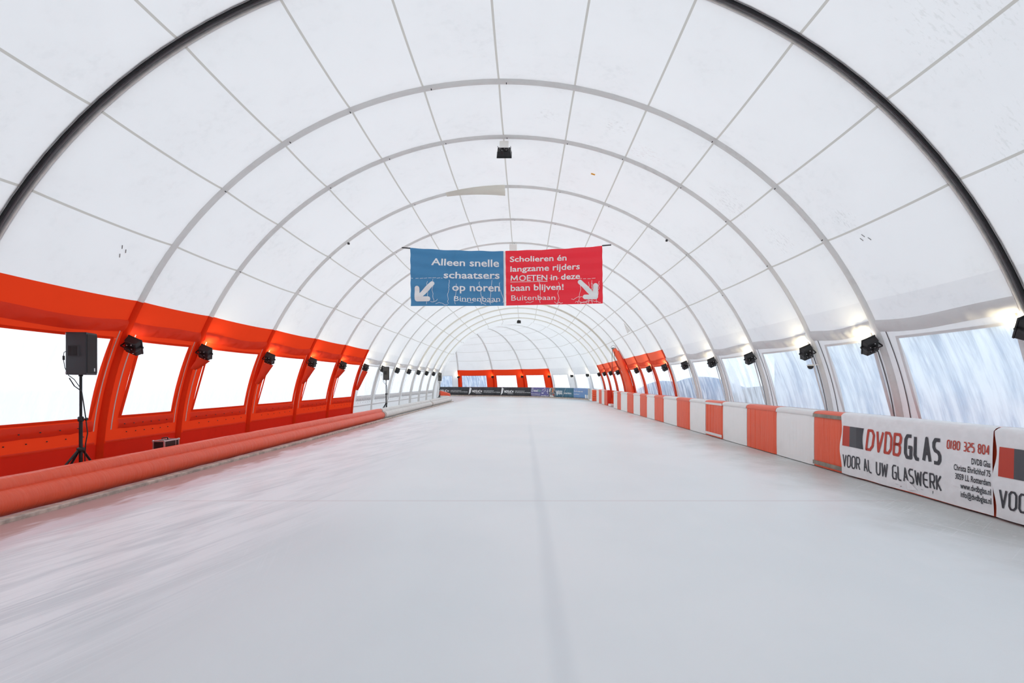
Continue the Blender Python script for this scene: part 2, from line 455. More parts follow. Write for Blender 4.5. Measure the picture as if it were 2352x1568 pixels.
# windows
wn = 0
for side in (-1, 1):
    for k in range(2, NB):
        if side < 0 and k >= 18: continue
        s0, s1 = win_s(k, side)
        T = (lambda t: t) if side > 0 else (lambda t: 180 - t)
        wn += 1
        mb = MB()
        S = [s0 + (s1-s0)*i/8 for i in range(9)]; TT = [WIN[0] + (WIN[1]-WIN[0])*i/8 for i in range(9)]
        ln = (bpt(k, s1, T(14)) - bpt(k, s0, T(14))).length
        mb.grid([[bpt(k, s, T(t), -.004) for t in TT] for s in S], 0, [[((s-s0)/(s1-s0)*ln + k*3.7, (t-WIN[0])*.112) for t in TT] for s in S])
        fm = M['film_left'] if side < 0 else (M['film_clear'] if k in (9, 10, 11, 12, 23, 24) else M['film_far'] if k >= 13 else M['film_right'])
        w = struct(mb.build('window_%d' % wn, fm))
        if orange_right(k) if side > 0 else orange_left(k): fr_m = M['coral_sleeve'] if side > 0 and k < 18 else M['orange_sleeve']
        else: fr_m = M['white_flap']
        fb = MB(); e = .035/ln; et = .32
        def strip(sa, sb, ta, tb):
            S2 = [sa + (sb-sa)*i/6 for i in range(7)]; T2 = [ta, tb]
            fb.grid([[bpt(k, s, T(t), -.0) - bdir(k, s, T(t))*-.012 for t in T2] for s in S2])
        strip(s0-e, s1+e, WIN[1]-.05, WIN[1]+et); strip(s0-e, s1+e, WIN[0]-et, WIN[0]+.05)
        strip(s0-e, s0+e*.2, WIN[0], WIN[1]); strip(s1-e*.2, s1+e, WIN[0], WIN[1])
        struct(fb.build('window_frame', fr_m, w))

# cloth valance above each window and buttoned flap under it, zips beside the arches
for side in (-1, 1):
    T = (lambda t: t) if side > 0 else (lambda t: 180 - t)
    for k in range(3, NB-1):
        if side < 0 and k >= 18: continue
        orange = orange_right(k) if side > 0 else orange_left(k)
        mf = (M['orange_coral'] if side > 0 else M['orange_flap']) if orange else M['white_flap']
        if k < 18:
            mb = MB(); S = [.03 + .94*i/40 for i in range(41)]
            ph = random.random()*6
            rows = []
            for s in S:
                sagz = .25*math.sin(s*7+ph) + .3*(4*s*(1-s))
                row = []
                for j, (t, o) in enumerate(((23.1, .002), (22.8, .026), (22.3, .034), (21.7, .026), (21.3, .006))):
                    p = bpt(k, s, T(t - sagz*.5)); row.append(p + bdir(k, s, T(t))*(o*(1+.4*math.sin(s*23+ph+j)+.25*math.sin(s*61+ph*2+j))))
                rows.append(row)
            mb.grid(rows); mb.build('valance', mf, walls[side])
        if side < 0:
            mb = MB(); s0, s1 = win_s(k, side); S = [s0-.03 + (s1-s0+.06)*i/16 for i in range(17)]
            rows = []
            for i, s in enumerate(S):
                j = random.random()*.5
                rows.append([bpt(k, s, T(t)) + bdir(k, s, T(t))*o for t, o in ((8.1+.1*j, .012), (7.6, .028+.02*j), (6.8-.3*j, .03), (6.7-.3*j, .006))])
            mb.grid(rows)
            fl_ = mb.build('window_flap', mf, walls[side])
            if k < 15:
                mb = MB()
                n = 6
                for i in range(n):
                    for tt, off in ((7.35, 0), (6.0, .5)):
                        s = s0 + (s1-s0)*(i+.3+off)/n
                        if s > s1: continue
                        d = bdir(k, s, T(tt)); c = bpt(k, s, T(tt)) + d*(.045 if tt > 7 else .012)
                        mb.box(c, (.012,.018,.016), d.to_track_quat('X','Z').to_matrix(), 0, .004)
                mb.build('snap_buttons', M['dark'], fl_)
            # fold line of the lower skirt
            mb = MB(); S = [.05 + .9*i/10 for i in range(11)]
            mb.grid([[bpt(k, s, T(t)) + bdir(k, s, T(t))*o for t, o in ((5.0,.002), (4.9,.012), (4.7,.012), (4.6,.002))] for s in S])
            mb.build('skirt_fold', mf, walls[side])
        if k < 18:
            ln = (bpt(k, 1, T(14)) - bpt(k, 0, T(14))).length
            zs = (.17, ln-.15) if side < 0 else (.115, ln-.22)
            for q in zs:
                mb = MB(); s = q/ln; w = (.010 if side < 0 else .013)/ln
                TT = [6.6 + (21.5-6.6)*i/12 for i in range(13)] if side < 0 else [2 + 19.5*i/12 for i in range(13)]
                mb.grid([[bpt(k, s-w, T(t)) + bdir(k, s, T(t))*.008, bpt(k, s+w, T(t)) + bdir(k, s, T(t))*.008] for t in TT])
                mb.build('zip', M['zip_light'] if (side < 0 or orange) else M['zip_dark'], walls[side])

# arches: padded sleeves over the frames
def rib_profile(k, ths, w, dep, mi=0, mb=None, off0=0.0, al0=0.0):
    rows = []
    for t in ths:
        row = []
        for a in range(9):
            ang = math.pi*a/8
            row.append(fpt(k, t, -(off0 + dep*math.sin(ang)) + .01, al0 - w*math.cos(ang)))
        rows.append(row)
    mb.grid(rows, mi)
def arange(a, b, n): return [a + (b-a)*i/n for i in range(n+1)]
tn = 0
arch = {}
for k in range(2, len(FR)):
    tn += 1
    mb = MB()
    if k == 5:   # joint between two tent modules: cream edge, grey webs, dark gap
        th = arange(0, 180, 120)
        for (al, w_, dp, mi_) in ((-.084,.008,.045,3), (-.067,.011,.054,1), (-.036,.018,.064,2), (.000,.016,.066,5), (.030,.015,.062,1), (.058,.018,.058,3), (.082,.006,.046,4)):
            rib_profile(k, th, w_, dp, mi_, mb, 0, al)
        arch[k] = struct(mb.build('trim_%d' % tn, [M['sleeve'], M['joint_grey'], M['gap'], M['joint_cream'], M['zip_light'], M['zip_dark']]))
    else:
        creamy = 15 <= k <= 18
        w = .075 if not creamy else .23
        if k > 18: w = .10
        dep = .085 if not creamy else .12
        lo_r = orange_right(k) or orange_right(k-1) and k != 11
        lo_r = lo_r or k == 11
        lo_l = orange_left(k) or k == 11
        if k > 18: lo_r = k in (21, 22, 23, 24); lo_l = False
        top = 2 if creamy else 0
        rib_profile(k, arange(0, TH_BAND, 16), w, dep, (3 if k <= 18 else 1) if lo_r else 0, mb)
        rib_profile(k, arange(TH_BAND, 180-TH_BAND, 90), w, dep, top, mb)
        rib_profile(k, arange(180-TH_BAND, 180, 16), w, dep, 1 if lo_l else 0, mb)
        arch[k] = struct(mb.build('trim_%d' % tn, [M['sleeve'], M['orange_sleeve'], M['cream'], M['coral_sleeve']]))
        if 6 <= k <= 11:
            mb = MB()
            for j in range(-5, 6):
                if random.random() < .15: continue
                t = 90.4 + 10.8*j + random.uniform(-1.2, .6)
                rib_profile(k, [t-.06, t+.06], w*.75, dep+.004, 0, mb, 0, 0)
            mb.build('sleeve_gaps', M['gap'], arch[k])

# loose cream cover at the crown of one arch, torn pieces hanging at others
mb = MB()
rows = []
for t in arange(91, 104, 12):
    f = (104-t)/13
    g_ = .25 + .75*f**.7
    rows.append([fpt(8, t, -.02, -.09), fpt(8, t, -.10-.03*f, -.10*g_), fpt(8, t, -.10-.13*f, -.04*g_), fpt(8, t, -.10-.15*f, .06*g_), fpt(8, t, -.09, .10*g_)])
mb.grid(rows); mb.build('cover_sleeve', M['cream'], arch[8])
mb = MB()
a, b, c = fpt(12, 41.5, -.1), fpt(12, 37.2, -.1), fpt(12, 37.2, -.32, -.14)
mb.grid([[a, a.lerp(c,.5)+Vector((0,0,-.02)), c], [a.lerp(b,.5), (a+b+c)/3+Vector((0,-.03,0)), c.lerp(b,.3)], [b, b.lerp(c,.5), c.lerp(b,.1)]])
mb.build('loose_sleeve', M['sleeve'], arch[12])
for k in (7, 8, 9, 10, 11):   # red cloth ends hanging under the lamps on the left
    ln_ = {7:2.2, 8:5.0, 9:5.0, 10:3.2, 11:7.5}[k]
    mb = MB(); rows = []
    for i in range(7):
        f = i/6; t = 180-18.6 + ln_*f
        wd = (1-f)*.26 + .015
        rows.append([fpt(k, t, -.10-.07*(1-f), -.10), fpt(k, t, -.20-.14*(1-f)**.7, -.10+wd*.5), fpt(k, t, -.10-.16*(1-f), -.10+wd*1.2)])
    mb.grid(rows); mb.build('loose_sleeve', M['orange_flap'], arch[k])

mb = MB(); rib_profile(15, arange(33, 74, 22), .30, .13, 0, mb); mb.build('cover_sleeve', M['cream'], arch[15])
# small tape patches on the ceiling
def tape(k, s, th, ds, dth, m, rot=0.0):
    c, d = bpt(k, s, th), bdir(k, s, th)
    e1 = (bpt(k, min(1, s+.02), th) - bpt(k, max(0, s-.02), th)).normalized(); e2 = d.cross(e1)
    a, b = e1*math.cos(rot) + e2*math.sin(rot), e2*math.cos(rot) - e1*math.sin(rot)
    mb = MB(); c = c + d*.012
    mb.face([c-a*ds-b*dth, c+a*ds-b*dth, c+a*ds+b*dth, c-a*ds+b*dth]); mb.build('tape_patch', m, ceiling)
tape(4, .62, 139.5, .030, .085, M['joint_grey'], .35)
tape(7, .36, 73.2, .03, .045, simple('orange_tape', (.9,.42,.02), .5))
for (k, s, th) in ((5,.62,148),(5,.64,147.2),(5,.60,146.8),(5,.6,34.5),(5,.63,35.2),(5,.66,34.8)):
    tape(k, s, th, .008, .03, M['joint_grey'], .5)

# ---------------------------------------------------------------- floodlights
def rot_to(n, upish=Vector((0,0,1)), xaxis=None):
    z = n.normalized(); x = upish.cross(z)
    if xaxis is not None: x = xaxis - z*xaxis.dot(z)
    if x.length < 1e-3: x = Vector((1,0,0))
    x.normalize(); y = z.cross(x)
    return Matrix((x, y, z)).transposed()
lamp_data = bpy.data.lights.new('floodlight_beam', 'SPOT')
lamp_data.energy = LAMP_W; lamp_data.spot_size = R(150); lamp_data.spot_blend = .7; lamp_data.shadow_soft_size = .07
lamp_data.color = (1, .86, .52)
def make_floodlight():
    root = empty('floodlight', (0,0,0))
    mb = MB()
    def tp(co): return Vector((co.x*(1 if co.z > 0 else .88), co.y*(1 if co.z > 0 else .84), co.z))
    mb.box((0,0,-.050), (.34,.25,.12), None, 0, .012, tp)
    mb.box((0,0,.022), (.35,.26,.03), None, 0, .006)
    housing = mb.build('housing', M['black'], root)
    for i in range(4):
        v = MB(); v.box((-.075+.05*i,0,-.116), (.016,.13,.016), None, 0, .003); v.build('cooling_fin', M['blackmetal'], housing)
    for (x, y) in ((.10,.03), (-.05,-.04), (.05,-.055), (-.10,.05), (.0,.03)):
        v = MB(); v.lathe([(0,-.126), (.010,-.124), (.011,-.110)], (x,y,0), None, 8); v.build('screw', M['steel'], housing)
    v = MB(); v.box((0,0,.038), (.30,.21,.006), None, 0, .002); v.build('lens', M['lens'], root)
    v = MB()
    for s in (-1, 1):
        v.box((.02,s*.142,-.07), (.035,.007,.19), None, 0, .002)
        v.lathe([(0,.0), (.020,0), (.020,.016), (0,.016)], (.02,s*.145,0), Matrix.Rotation(-R(90)*s, 3, 'X'), 10)
    v.box((.02,0,-.163), (.035,.29,.007), None, 0, .002)
    v.build('bracket', M['blackmetal'], root)
    v = MB(); v.box((.02,.0,-.18), (.06,.10,.03), None, 0, .004); v.build('clamp', M['blackmetal'], root)
    v = MB(); v.tube([(.05,-.10,-.10), (.05,.10,-.10)], .009, 6); v.build('steel_bar', M['steel'], root)
    lo = bpy.data.objects.new('beam', lamp_data); COL.objects.link(lo); lo.parent = root
    lo.location = (0, 0, .075); lo.rotation_euler = (R(180), 0, 0)
    return root
proto = make_floodlight(); used = [False]
def floodlight(loc, n, label, group, up=Vector((0,0,1)), xa=None):
    o = proto if not used[0] else copy_tree(proto); used[0] = True
    o.location = loc; o.rotation_mode = 'QUATERNION'; o.rotation_quaternion = rot_to(n, up, xa).to_quaternion()
    o.scale = (.84, .84, .84)
    tag(o, label, 'floodlight', group); return o
lamps = {}
il = 0
for k in range(5, 19):
    for side in (-1, 1):
        if k == 5 and side < 0: continue
        th = 19.9 if side > 0 else 180 - 19.9
        p = fpt(k, th, -.06 if (k == 5 and side > 0) else -.20, .04)
        n = Vector((-side*.16, .76, .56)); xa = Vector((-side*.42, 0, .90))
        o = k - 6
        if k == 5:
            lab = 'black floodlight on the %s wall at the dark arch just beside the camera' % ('right' if side > 0 else 'left')
        elif side < 0:
            lab = 'black floodlight on the left tent wall, %s one along the row' % ORD[o]
        else:
            lab = 'black floodlight on the right tent wall, %s one along the row' % ORD[o]
        lamps[(k, side)] = floodlight(p, n, lab, 'floodlights along the %s wall' % ('right' if side > 0 else 'left'), Vector((1,0,0)), xa)
        if k == 6 and side < 0:      # this one is switched off
            for ch in list(lamps[(k, side)].children):
                if ch.type == 'LIGHT': bpy.data.objects.remove(ch)
nb = ['first', 'second', 'third', 'fourth', 'fifth', 'sixth', 'seventh']
for i, k in enumerate(range(19, 25)):
    C, u, rx, rz = FR[k]; p = fpt(k, 19.5, -.25)
    t = Vector((-u.y, u.x, 0))
    floodlight(p, Vector((u.x*.45, u.y*.45, .55)) + t*.5, 'small floodlight on the far curved wall, %s from the right above the advert boards' % nb[i], 'floodlights on the far curved wall')
for k, lab in ((7, 'floodlight hanging from the tent crown with white card over its back'), (18, 'tiny dark floodlight at the crown of the farthest straight arch')):
    p = fpt(k, 90.3, -.38)
    floodlight(p, Vector((0, .80, -.60)), lab, 'floodlights at the tent crown', Vector((0,0,1)))
    hung = [o for o in COL.objects if o.get('label') == lab][0]
    for ch in list(hung.children):
        if ch.type == 'LIGHT': bpy.data.objects.remove(ch)
    mb = MB(); mb.box((0,.05,-.205), (.21,.30,.006), None, 0, .002)
    if k == 7: mb.build('card_cover', M['white_card'], hung)
    mb = MB()
    for s in (-1, 1): mb.tube([(s*.15,.10,-.13), (s*.15,.30,.02)], .008, 6)
    mb.build('hanger', M['blackmetal'], hung)
# card box at another crown
mb = MB(); c = fpt(10, 90.2, -.27); mb.box(c, (.26,.16,.32), None, 0, .01)
cb = mb.build('card_box', M['white_card'], None, c); tag(cb, 'white card box hanging at the tent crown just above the lane banners', 'box')

# dome camera under the second right lamp
p = fpt(7, 17.0, -.13)
dc = empty('dome_camera', p); tag(dc, 'small black dome security camera on white arm under second right floodlight', 'security camera')
mb = MB(); mb.lathe([(0,-.065), (.03,-.058), (.05,-.035), (.058,0), (0,.0)], (-.10,0,0)); mb.build('dome', M['black'], dc)
mb = MB(); mb.lathe([(0,.03), (.045,.028), (.068,.012), (.072,0), (0,-.002)], (-.10,0,0)); mb.box((.02,0,.022), (.20,.03,.014), None, 0, .004); mb.build('arm', M['white_card'], dc)
mb = MB(); mb.box((.12,0,.02), (.02,.10,.09), None, 0, .004); mb.build('mount_plate', M['blackmetal'], dc)

# ---------------------------------------------------------------- inflatable tubes along the left side
def tube_mat(name, col, dirtc, ring=1.0):
    m, nt, out = mat(name)
    uv = uvc(nt); oc = objc(nt)
    w1 = noise(nt, vscale(nt, uv, (1.3, 9, 1)), 1, 4, .62, .6)
    w2 = noise(nt, vscale(nt, uv, (3, 42, 1)), 1, 3, .6)
    n = noise(nt, oc, 3, 5, .65)
    c = mixc(nt, ramp(nt, n, .42, .72, 0, .5), col, dirtc)
    c = mixc(nt, ramp(nt, w2, .55, .75, 0, .22), c, tuple(x*.75 for x in col))
    p = N(nt, 'ShaderNodeBsdfPrincipled', Roughness=.36)
    L(nt, c, p.inputs['Base Color'])
    h = math_(nt, 'ADD', w1, math_(nt, 'MULTIPLY', w2, .35))
    L(nt, bump(nt, h, .45*ring, .03), p.inputs['Normal'])
    L(nt, p.outputs[0], out.inputs[0]); return m
M['tube_orange'] = tube_mat('coral_tube_skin', (.90,.110,.042), (.78,.105,.050))
M['tube_white'] = tube_mat('white_tube_skin', (.77,.765,.74), (.60,.59,.56), .6)
def barrier(y0, y1, m, label, bend=False):
    root = empty('inflatable_barrier', (-5.85, (y0+y1)/2, 0)); tag(root, label, 'inflatable barrier', 'inflatable tubes along the left edge')
    off = root.location.copy()
    for nm, x, z, r in (('lower_tube', -5.80, .165, .150), ('upper_tube', -5.885, .325, .115)):
        pts = []
        n = max(8, int((y1-y0)/.12))
        for i in range(n+1): pts.append(Vector((x, y0 + (y1-y0)*i/n, z)))
        if bend:
            xr = x + 1.35
            cx = x - 1.5
            for i in range(1, 13):
                a = R(95*i/12); pts.append(Vector((cx + 1.5*math.cos(a), y1 + 1.2*math.sin(a), z)))
            for i in range(1, 10): pts.append(Vector((cx - .3*i, y1 + 1.2 + .02*i, z)))
        mb = MB()
        ph = random.random()*9
        mb.tube([p - off for p in pts], lambda f: r*(1 + .012*math.sin(f*(y1-y0)*4.1+ph) + .010*math.sin(f*(y1-y0)*11+ph) + (-.10 if (f < .002 or f > .998) else 0)), 24, 0, True, True)
        mb.build(nm, m, root)
    mb = MB()
    for y in (y0+.05, y1-.05) if not bend else (y0+.05,):
        pts = [Vector((-5.80+.154*math.cos(a), y, .165+.154*math.sin(a))) for a in [R(-80 + 150*i/10) for i in range(11)]]
        mb.tube([p - off for p in pts], .008, 6)
    mb.build('lacing_cord', M['kerb'], root)
    return root
barrier(-1.5, 19.5, M['tube_orange'], 'long coral orange double inflatable tube along the left ice edge')
barrier(19.62, 29.6, M['tube_white'], 'white double inflatable tube butting against the far end of the orange one')
barrier(29.7, 37.4, M['tube_white'], 'last white double inflatable tube curling left round the far corner', True)
k_ = MB(); k_.box((-5.575,17.95,.012), (.13,39.0,.07), None, 0, .012)
struct(k_.build('trim_40', M['kerb']))
# red cushion behind the corner of the tubes
mb = MB(); rows = []
for i in range(9):
    f = i/8; x = -8.0 + 1.7*f; y = 41.2 - .5*f; h = .86 - .30*f*f
    rows.append([(x, y-.22, .0), (x, y-.27, h*.4), (x, y-.24, h*.85), (x, y-.1, h), (x, y+.1, h), (x, y+.2, h*.8), (x, y+.2, 0)])
mb.grid(rows); mb.face(rows[0]); mb.face(rows[-1][::-1])
cu = mb.build('corner_cushion', M['tube_orange'], None, (-7.2,41,0)); tag(cu, 'bright orange padded cushion behind the farthest speaker stand at the corner', 'cushion')

# ---------------------------------------------------------------- loudspeakers on tripods
def make_stand():
    root = empty('speaker_stand', (0,0,0))
    mb = MB(); mb.tube([(0,0,.33), (0,0,1.02)], .021, 14); mb.build('lower_pole', M['blackmetal'], root)
    mb = MB(); mb.tube([(0,0,.98), (0,0,1.60)], .016, 14); mb.build('upper_pole', M['blackmetal'], root)
    mb = MB(); mb.lathe([(.021,0), (.034,.004), (.034,.06), (.024,.07)], (0,0,.96)); mb.build('collar', M['black'], root)
    mb = MB(); mb.tube([(.03,0,.995), (.075,0,.995)], .009, 8); mb.lathe([(0,0), (.02,0), (.02,.018), (0,.018)], (.07,0,.995), Matrix.Rotation(R(90),3,'Y'), 10); mb.build('knob', M['black'], root)
    mb = MB(); mb.lathe([(.021,0), (.045,.004), (.045,.05), (.03,.06), (.021,.06)], (0,0,.545)); mb.build('leg_hub', M['black'], root)
    mb = MB(); mb.lathe([(.021,0), (.035,.004), (.035,.03), (.021,.035)], (0,0,.34)); mb.build('brace_hub', M['black'], root)
    for (dx, dy) in ((-.12,-.47), (-.05,.47), (-.38,.05)):
        mb = MB(); mb.tube([(dx*.06,dy*.06,.57), (dx,dy,.014)], .015, 8); lg = mb.build('leg', M['blackmetal'], root)
        mb = MB(); mb.tube([(dx*.97,dy*.97,.03), (dx*1.02,dy*1.02,.0)], .02, 8); mb.build('rubber_foot', M['dark'], lg)
        mb = MB(); mb.tube([(dx*.05,dy*.05,.35), (dx*.52,dy*.52,.30)], .008, 6); mb.build('brace', M['blackmetal'], root)
    mb = MB(); mb.tube([(-.14,-.02,1.56), (-.06,-.03,1.45), (.03,-.02,1.38), (.04,0,1.2), (.07,0,1.0), (.085,.01,.80), (.05,.02,.66), (.03,.03,.5), (.03,.03,.03)], .007, 6); mb.build('cable', M['black'], root)
    return root
def make_speaker():
    root = empty('loudspeaker', (0,0,0))   # front grille looks along local -y
    mb = MB()
    def tp(co): return Vector((co.x*(1 if co.y < 0 else .70), co.y, co.z))
    mb.box((0,0,.295), (.38,.36,.58), None, 0, .012, tp); sh = mb.build('shell', M['grey_box'], root)
    mb = MB(); mb.box((0,-.183,.295), (.35,.014,.53), None, 0, .006); gr = mb.build('grille', M['grille'], root)
    mb = MB(); mb.box((.07,-.192,.075), (.035,.004,.045), None, 0, .001); mb.build('badge', M['chip'], gr)
    for s in (-1, 1):
        a = math.atan2(.19*.30, .36)
        rot = Matrix.Rotation(-s*a, 3, 'Z')
        mb = MB(); mb.box(Vector((s*.172,.03,.33)), (.006,.17,.135), rot, 0, .002); h = mb.build('handle_recess', M['black'], root)
        mb = MB()
        for dz in (-.068, .068): mb.box(Vector((s*.177,.03,.33+dz)), (.012,.18,.010), rot, 0, .003)
        for dy in (-.088, .025, .088): mb.box(Vector((s*(.177 - dy*.16),.03+dy,.33)), (.012,.010,.14), rot, 0, .003)
        mb.build('handle_bar', M['grey_box'], h)
    for z in (.03, .56):
        mb = MB(); mb.box((0,.155,z), (.27,.06,.03), None, 0, .004); mb.build('corner_fitting', M['steel'], root)
    mb = MB(); mb.lathe([(0,0), (.035,0), (.035,-.02), (.0,-.02)], (0,0,.004)); mb.build('pole_socket', M['black'], root)
    root.scale = (.68, .70, 1)
    mb = MB(); mb.tube([(-.03,.19,.34), (-.04,.25,.31), (-.04,.26,.22), (-.03,.24,.10), (-.02,.19,.0), (-.01,.1,-.06), (0,.02,-.16)], .006, 6); mb.box((-.04,.255,.235), (.03,.03,.06), None, 0, .006); mb.build('cable', M['black'], root)
    return root
st, sp = make_stand(), make_speaker()
places = ((-6.12, 6.61, 16, 'nearest, in front of the orange wall'), (-6.04, 20.95, 14, 'middle one, beside the white tube'), (-6.12, 34.7, 12, 'farthest, at the inner corner'))
for i, (x, y, a, w) in enumerate(places):
    s_ = st if i == 0 else copy_tree(st); p_ = sp if i == 0 else copy_tree(sp)
    s_.location = (x, y, 0); p_.location = (x, y, 1.60)
    p_.rotation_euler = (0, 0, R(90 + a))
    tag(s_, 'black tripod speaker stand on the left, ' + w, 'speaker stand', 'tripod speaker stands')
    tag(p_, 'black loudspeaker on a tripod on the left, ' + w, 'loudspeaker', 'loudspeakers on tripods')

# flight case
fc = empty('flight_case', (-6.25, 8.36, 0)); tag(fc, 'small black flight case with aluminium edges standing behind the orange tube', 'flight case')
mb = MB(); mb.box((0,0,.25), (.19,.34,.49), None, 0, .004); mb.build('body', M['black'], fc)
mb = MB()
for sx in (-1, 1):
    for sy in (-1, 1): mb.box((sx*.093,sy*.168,.25), (.022,.022,.50), None, 0, .003)
for z in (.012, .495):
    for sx in (-1, 1): mb.box((sx*.093,0,z), (.022,.34,.022), None, 0, .003)
    for sy in (-1, 1): mb.box((0,sy*.168,z), (.19,.022,.022), None, 0, .003)
for sx in (-1,1):
    for sy in (-1,1): mb.box((sx*.095,sy*.17,.497), (.034,.034,.034), None, 0, .010)
mb.box((0,.10,.25), (.195,.012,.5), None, 0, .002)
mb.build('aluminium_edging', M['steel'], fc)
mb = MB(); mb.tube([(0,-.10,.505), (0,-.09,.54), (0,.03,.54), (0,.04,.505)], .009, 8); mb.build('handle', M['black'], fc)
mb = MB(); mb.box((0,-.115,.512), (.04,.03,.012), None, 0, .003); mb.build('latch', M['steel'], fc)

# ---------------------------------------------------------------- lettering
def strokes_mesh(mb, polys, t, mapf, mi=0):
    """thick polylines with round joints in (u,v), mapped onto a surface"""
    for pl in polys:
        for i in range(len(pl)-1):
            A_, B_ = Vector(pl[i]), Vector(pl[i+1]); d = B_ - A_
            if d.length < 1e-6: continue
            ns = max(1, int(d.length/.045))
            dn = d.normalized(); n = Vector((-dn.y, dn.x))*t/2
            for q in range(ns):
                a, b = A_ + d*(q/ns), A_ + d*((q+1)/ns)
                for h0, h1 in ((-1,0),(0,1)): mb.face([mapf(*(a+n*h0)), mapf(*(b+n*h0)), mapf(*(b+n*h1)), mapf(*(a+n*h1))], mi)
        for i in range(len(pl)):
            if i in (0, len(pl)-1) and tuple(pl[0]) != tuple(pl[-1]): continue
            c = Vector(pl[i])
            mb.face([mapf(c.x + t/2*math.cos(2*math.pi*q/10), c.y + t/2*math.sin(2*math.pi*q/10)) for q in range(10)], mi)
def G(ch, w):
    c = .16
    O_ = [(c,0),(w-c,0),(w,c),(w,1-c),(w-c,1),(c,1),(0,1-c),(0,c),(c,0)]
    return {
    'D': [[(0,0),(0,1),(w-.22,1),(w,.78),(w,.22),(w-.22,0),(0,0)]],
    'V': [[(0,1),(w*.5,0),(w,1)]],
    'B': [[(0,.52),(0,1),(w-.14,1),(w,.87),(w,.64),(w-.12,.52),(0,.52)], [(0,.52),(w-.12,.52),(w,.40),(w,.14),(w-.14,0),(0,0),(0,.52)]],
    'G': [[(w,1),(.18,1),(0,.82),(0,.18),(.18,0),(w,0),(w,.48),(w*.5,.48)]],
    'L': [[(0,1),(0,.16),(.16,0),(w*.85,0)]],
    'A': [[(0,0),(w*.5,1),(w,0)], [(w*.17,.34),(w*.83,.34)]],
    'S': [[(w,1),(.17,1),(0,.85),(0,.66),(.15,.53),(w-.15,.47),(w,.34),(w,.15),(w-.17,0),(0,0)]],
    'O': [O_], '0': [O_],
    'R': [[(0,0),(0,1),(w-.14,1),(w,.86),(w,.60),(w-.14,.46),(0,.46)], [(w*.5,.46),(w,0)]],
    'U': [[(0,1),(0,.16),(.16,0),(w-.16,0),(w,.16),(w,1)]],
    'W': [[(0,1),(w*.22,0),(w*.5,.85),(w*.78,0),(w,1)]],
    'E': [[(w,1),(.2,1),(0,.8),(0,.2),(.2,0),(w,0)], [(0,.5),(w*.9,.5)]],
    'K': [[(0,0),(0,1)], [(w,1),(.06,.5),(w,0)]],
    'N': [[(0,0),(0,1),(w,0),(w,1)]],
    'C': [[(w,1),(.18,1),(0,.82),(0,.18),(.18,0),(w,0)]],
    'H': [[(0,0),(0,1)], [(w,0),(w,1)], [(0,.5),(w,.5)]],
    '1': [[(0,0),(0,1)]],
    '2': [[(0,1),(w-.15,1),(w,.85),(w,.64),(w-.13,.51),(.13,.51),(0,.38),(0,0),(w,0)]],
    '3': [[(0,1),(w-.15,1),(w,.86),(w,.64),(w-.13,.51),(w*.2,.51)], [(w-.13,.51),(w,.38),(w,.14),(w-.15,0),(0,0)]],
    '4': [[(w*.75,0),(w*.75,1),(0,.28),(w,.28)]],
    '5': [[(w,1),(0,1),(0,.56),(w-.15,.56),(w,.42),(w,.15),(w-.15,0),(0,0)]],
    '8': [[(.14,.52),(0,.64),(0,.86),(.14,1),(w-.14,1),(w,.86),(w,.64),(w-.14,.52),(.14,.52)], [(.14,.52),(0,.40),(0,.14),(.14,0),(w-.14,0),(w,.14),(w,.40),(w-.14,.52)]],
    }[ch]
def techno(mb, text, u0, u1, v0, cap, thick, mapf, mi=0, shear=0.0, wd=None):
    wd = wd or {}
    ws = [(.26 if ch == ' ' else wd.get(ch, .12 if ch == '1' else (.80 if ch == 'W' else .58))) for ch in text]
    H = cap - thick
    step = thick + .055*cap
    sx = (u1 - u0 - thick - step*(len(text)-1))/sum(ws)
    gap = step/sx
    x = 0
    for ch, w in zip(text, ws):
        if ch != ' ':
            pl = [[(u0 + thick/2 + (x+a)*sx + shear*b*H, v0 + thick/2 + b*H) for (a, b) in q] for q in G(ch, w)]
            strokes_mesh(mb, pl, thick, mapf, mi)
        x += w + gap
def font_mesh(mb, text, quad, mapf, mi=0, bold=0.0, fine=0):
    """built-in typeface fitted to a box: quad = (u0, u1, baseline at u0, baseline at u1, cap height)"""
    cu = bpy.data.curves.new('tmp', 'FONT'); cu.body = text; cu.size = 1; cu.offset = bold; cu.resolution_u = 3
    ob = bpy.data.objects.new('tmp', cu); COL.objects.link(ob)
    bpy.context.view_layer.update()
    dg = bpy.context.evaluated_depsgraph_get()
    me = bpy.data.meshes.new_from_object(ob.evaluated_get(dg))
    bm = bmesh.new(); bm.from_mesh(me); bmesh.ops.triangulate(bm, faces=bm.faces[:])
    for _ in range(4):
        es = [e for e in bm.edges if e.calc_length() > .16]
        if not es or fine <= 0: break
        bmesh.ops.subdivide_edges(bm, edges=es, cuts=1); bmesh.ops.triangulate(bm, faces=bm.faces[:])
    bm.verts.index_update()
    vs = [v.co.copy() for v in bm.verts]; fs = [tuple(v.index for v in f.verts) for f in bm.faces]; bm.free()
    bpy.data.objects.remove(ob); bpy.data.curves.remove(cu); bpy.data.meshes.remove(me)
    if not vs: return
    x0, x1 = min(v.x for v in vs), max(v.x for v in vs)
    u0, u1, b0, b1, cap = quad
    b = len(mb.v)
    for v in vs:
        f = (v.x - x0)/(x1 - x0)
        mb.v.append(tuple(mapf(u0 + (u1-u0)*f, b0 + (b1-b0)*f + v.y/.729*cap)))
    for q in fs: mb.f.append(tuple(b + i for i in q)); mb.m.append(mi); mb.smooth.append(False)

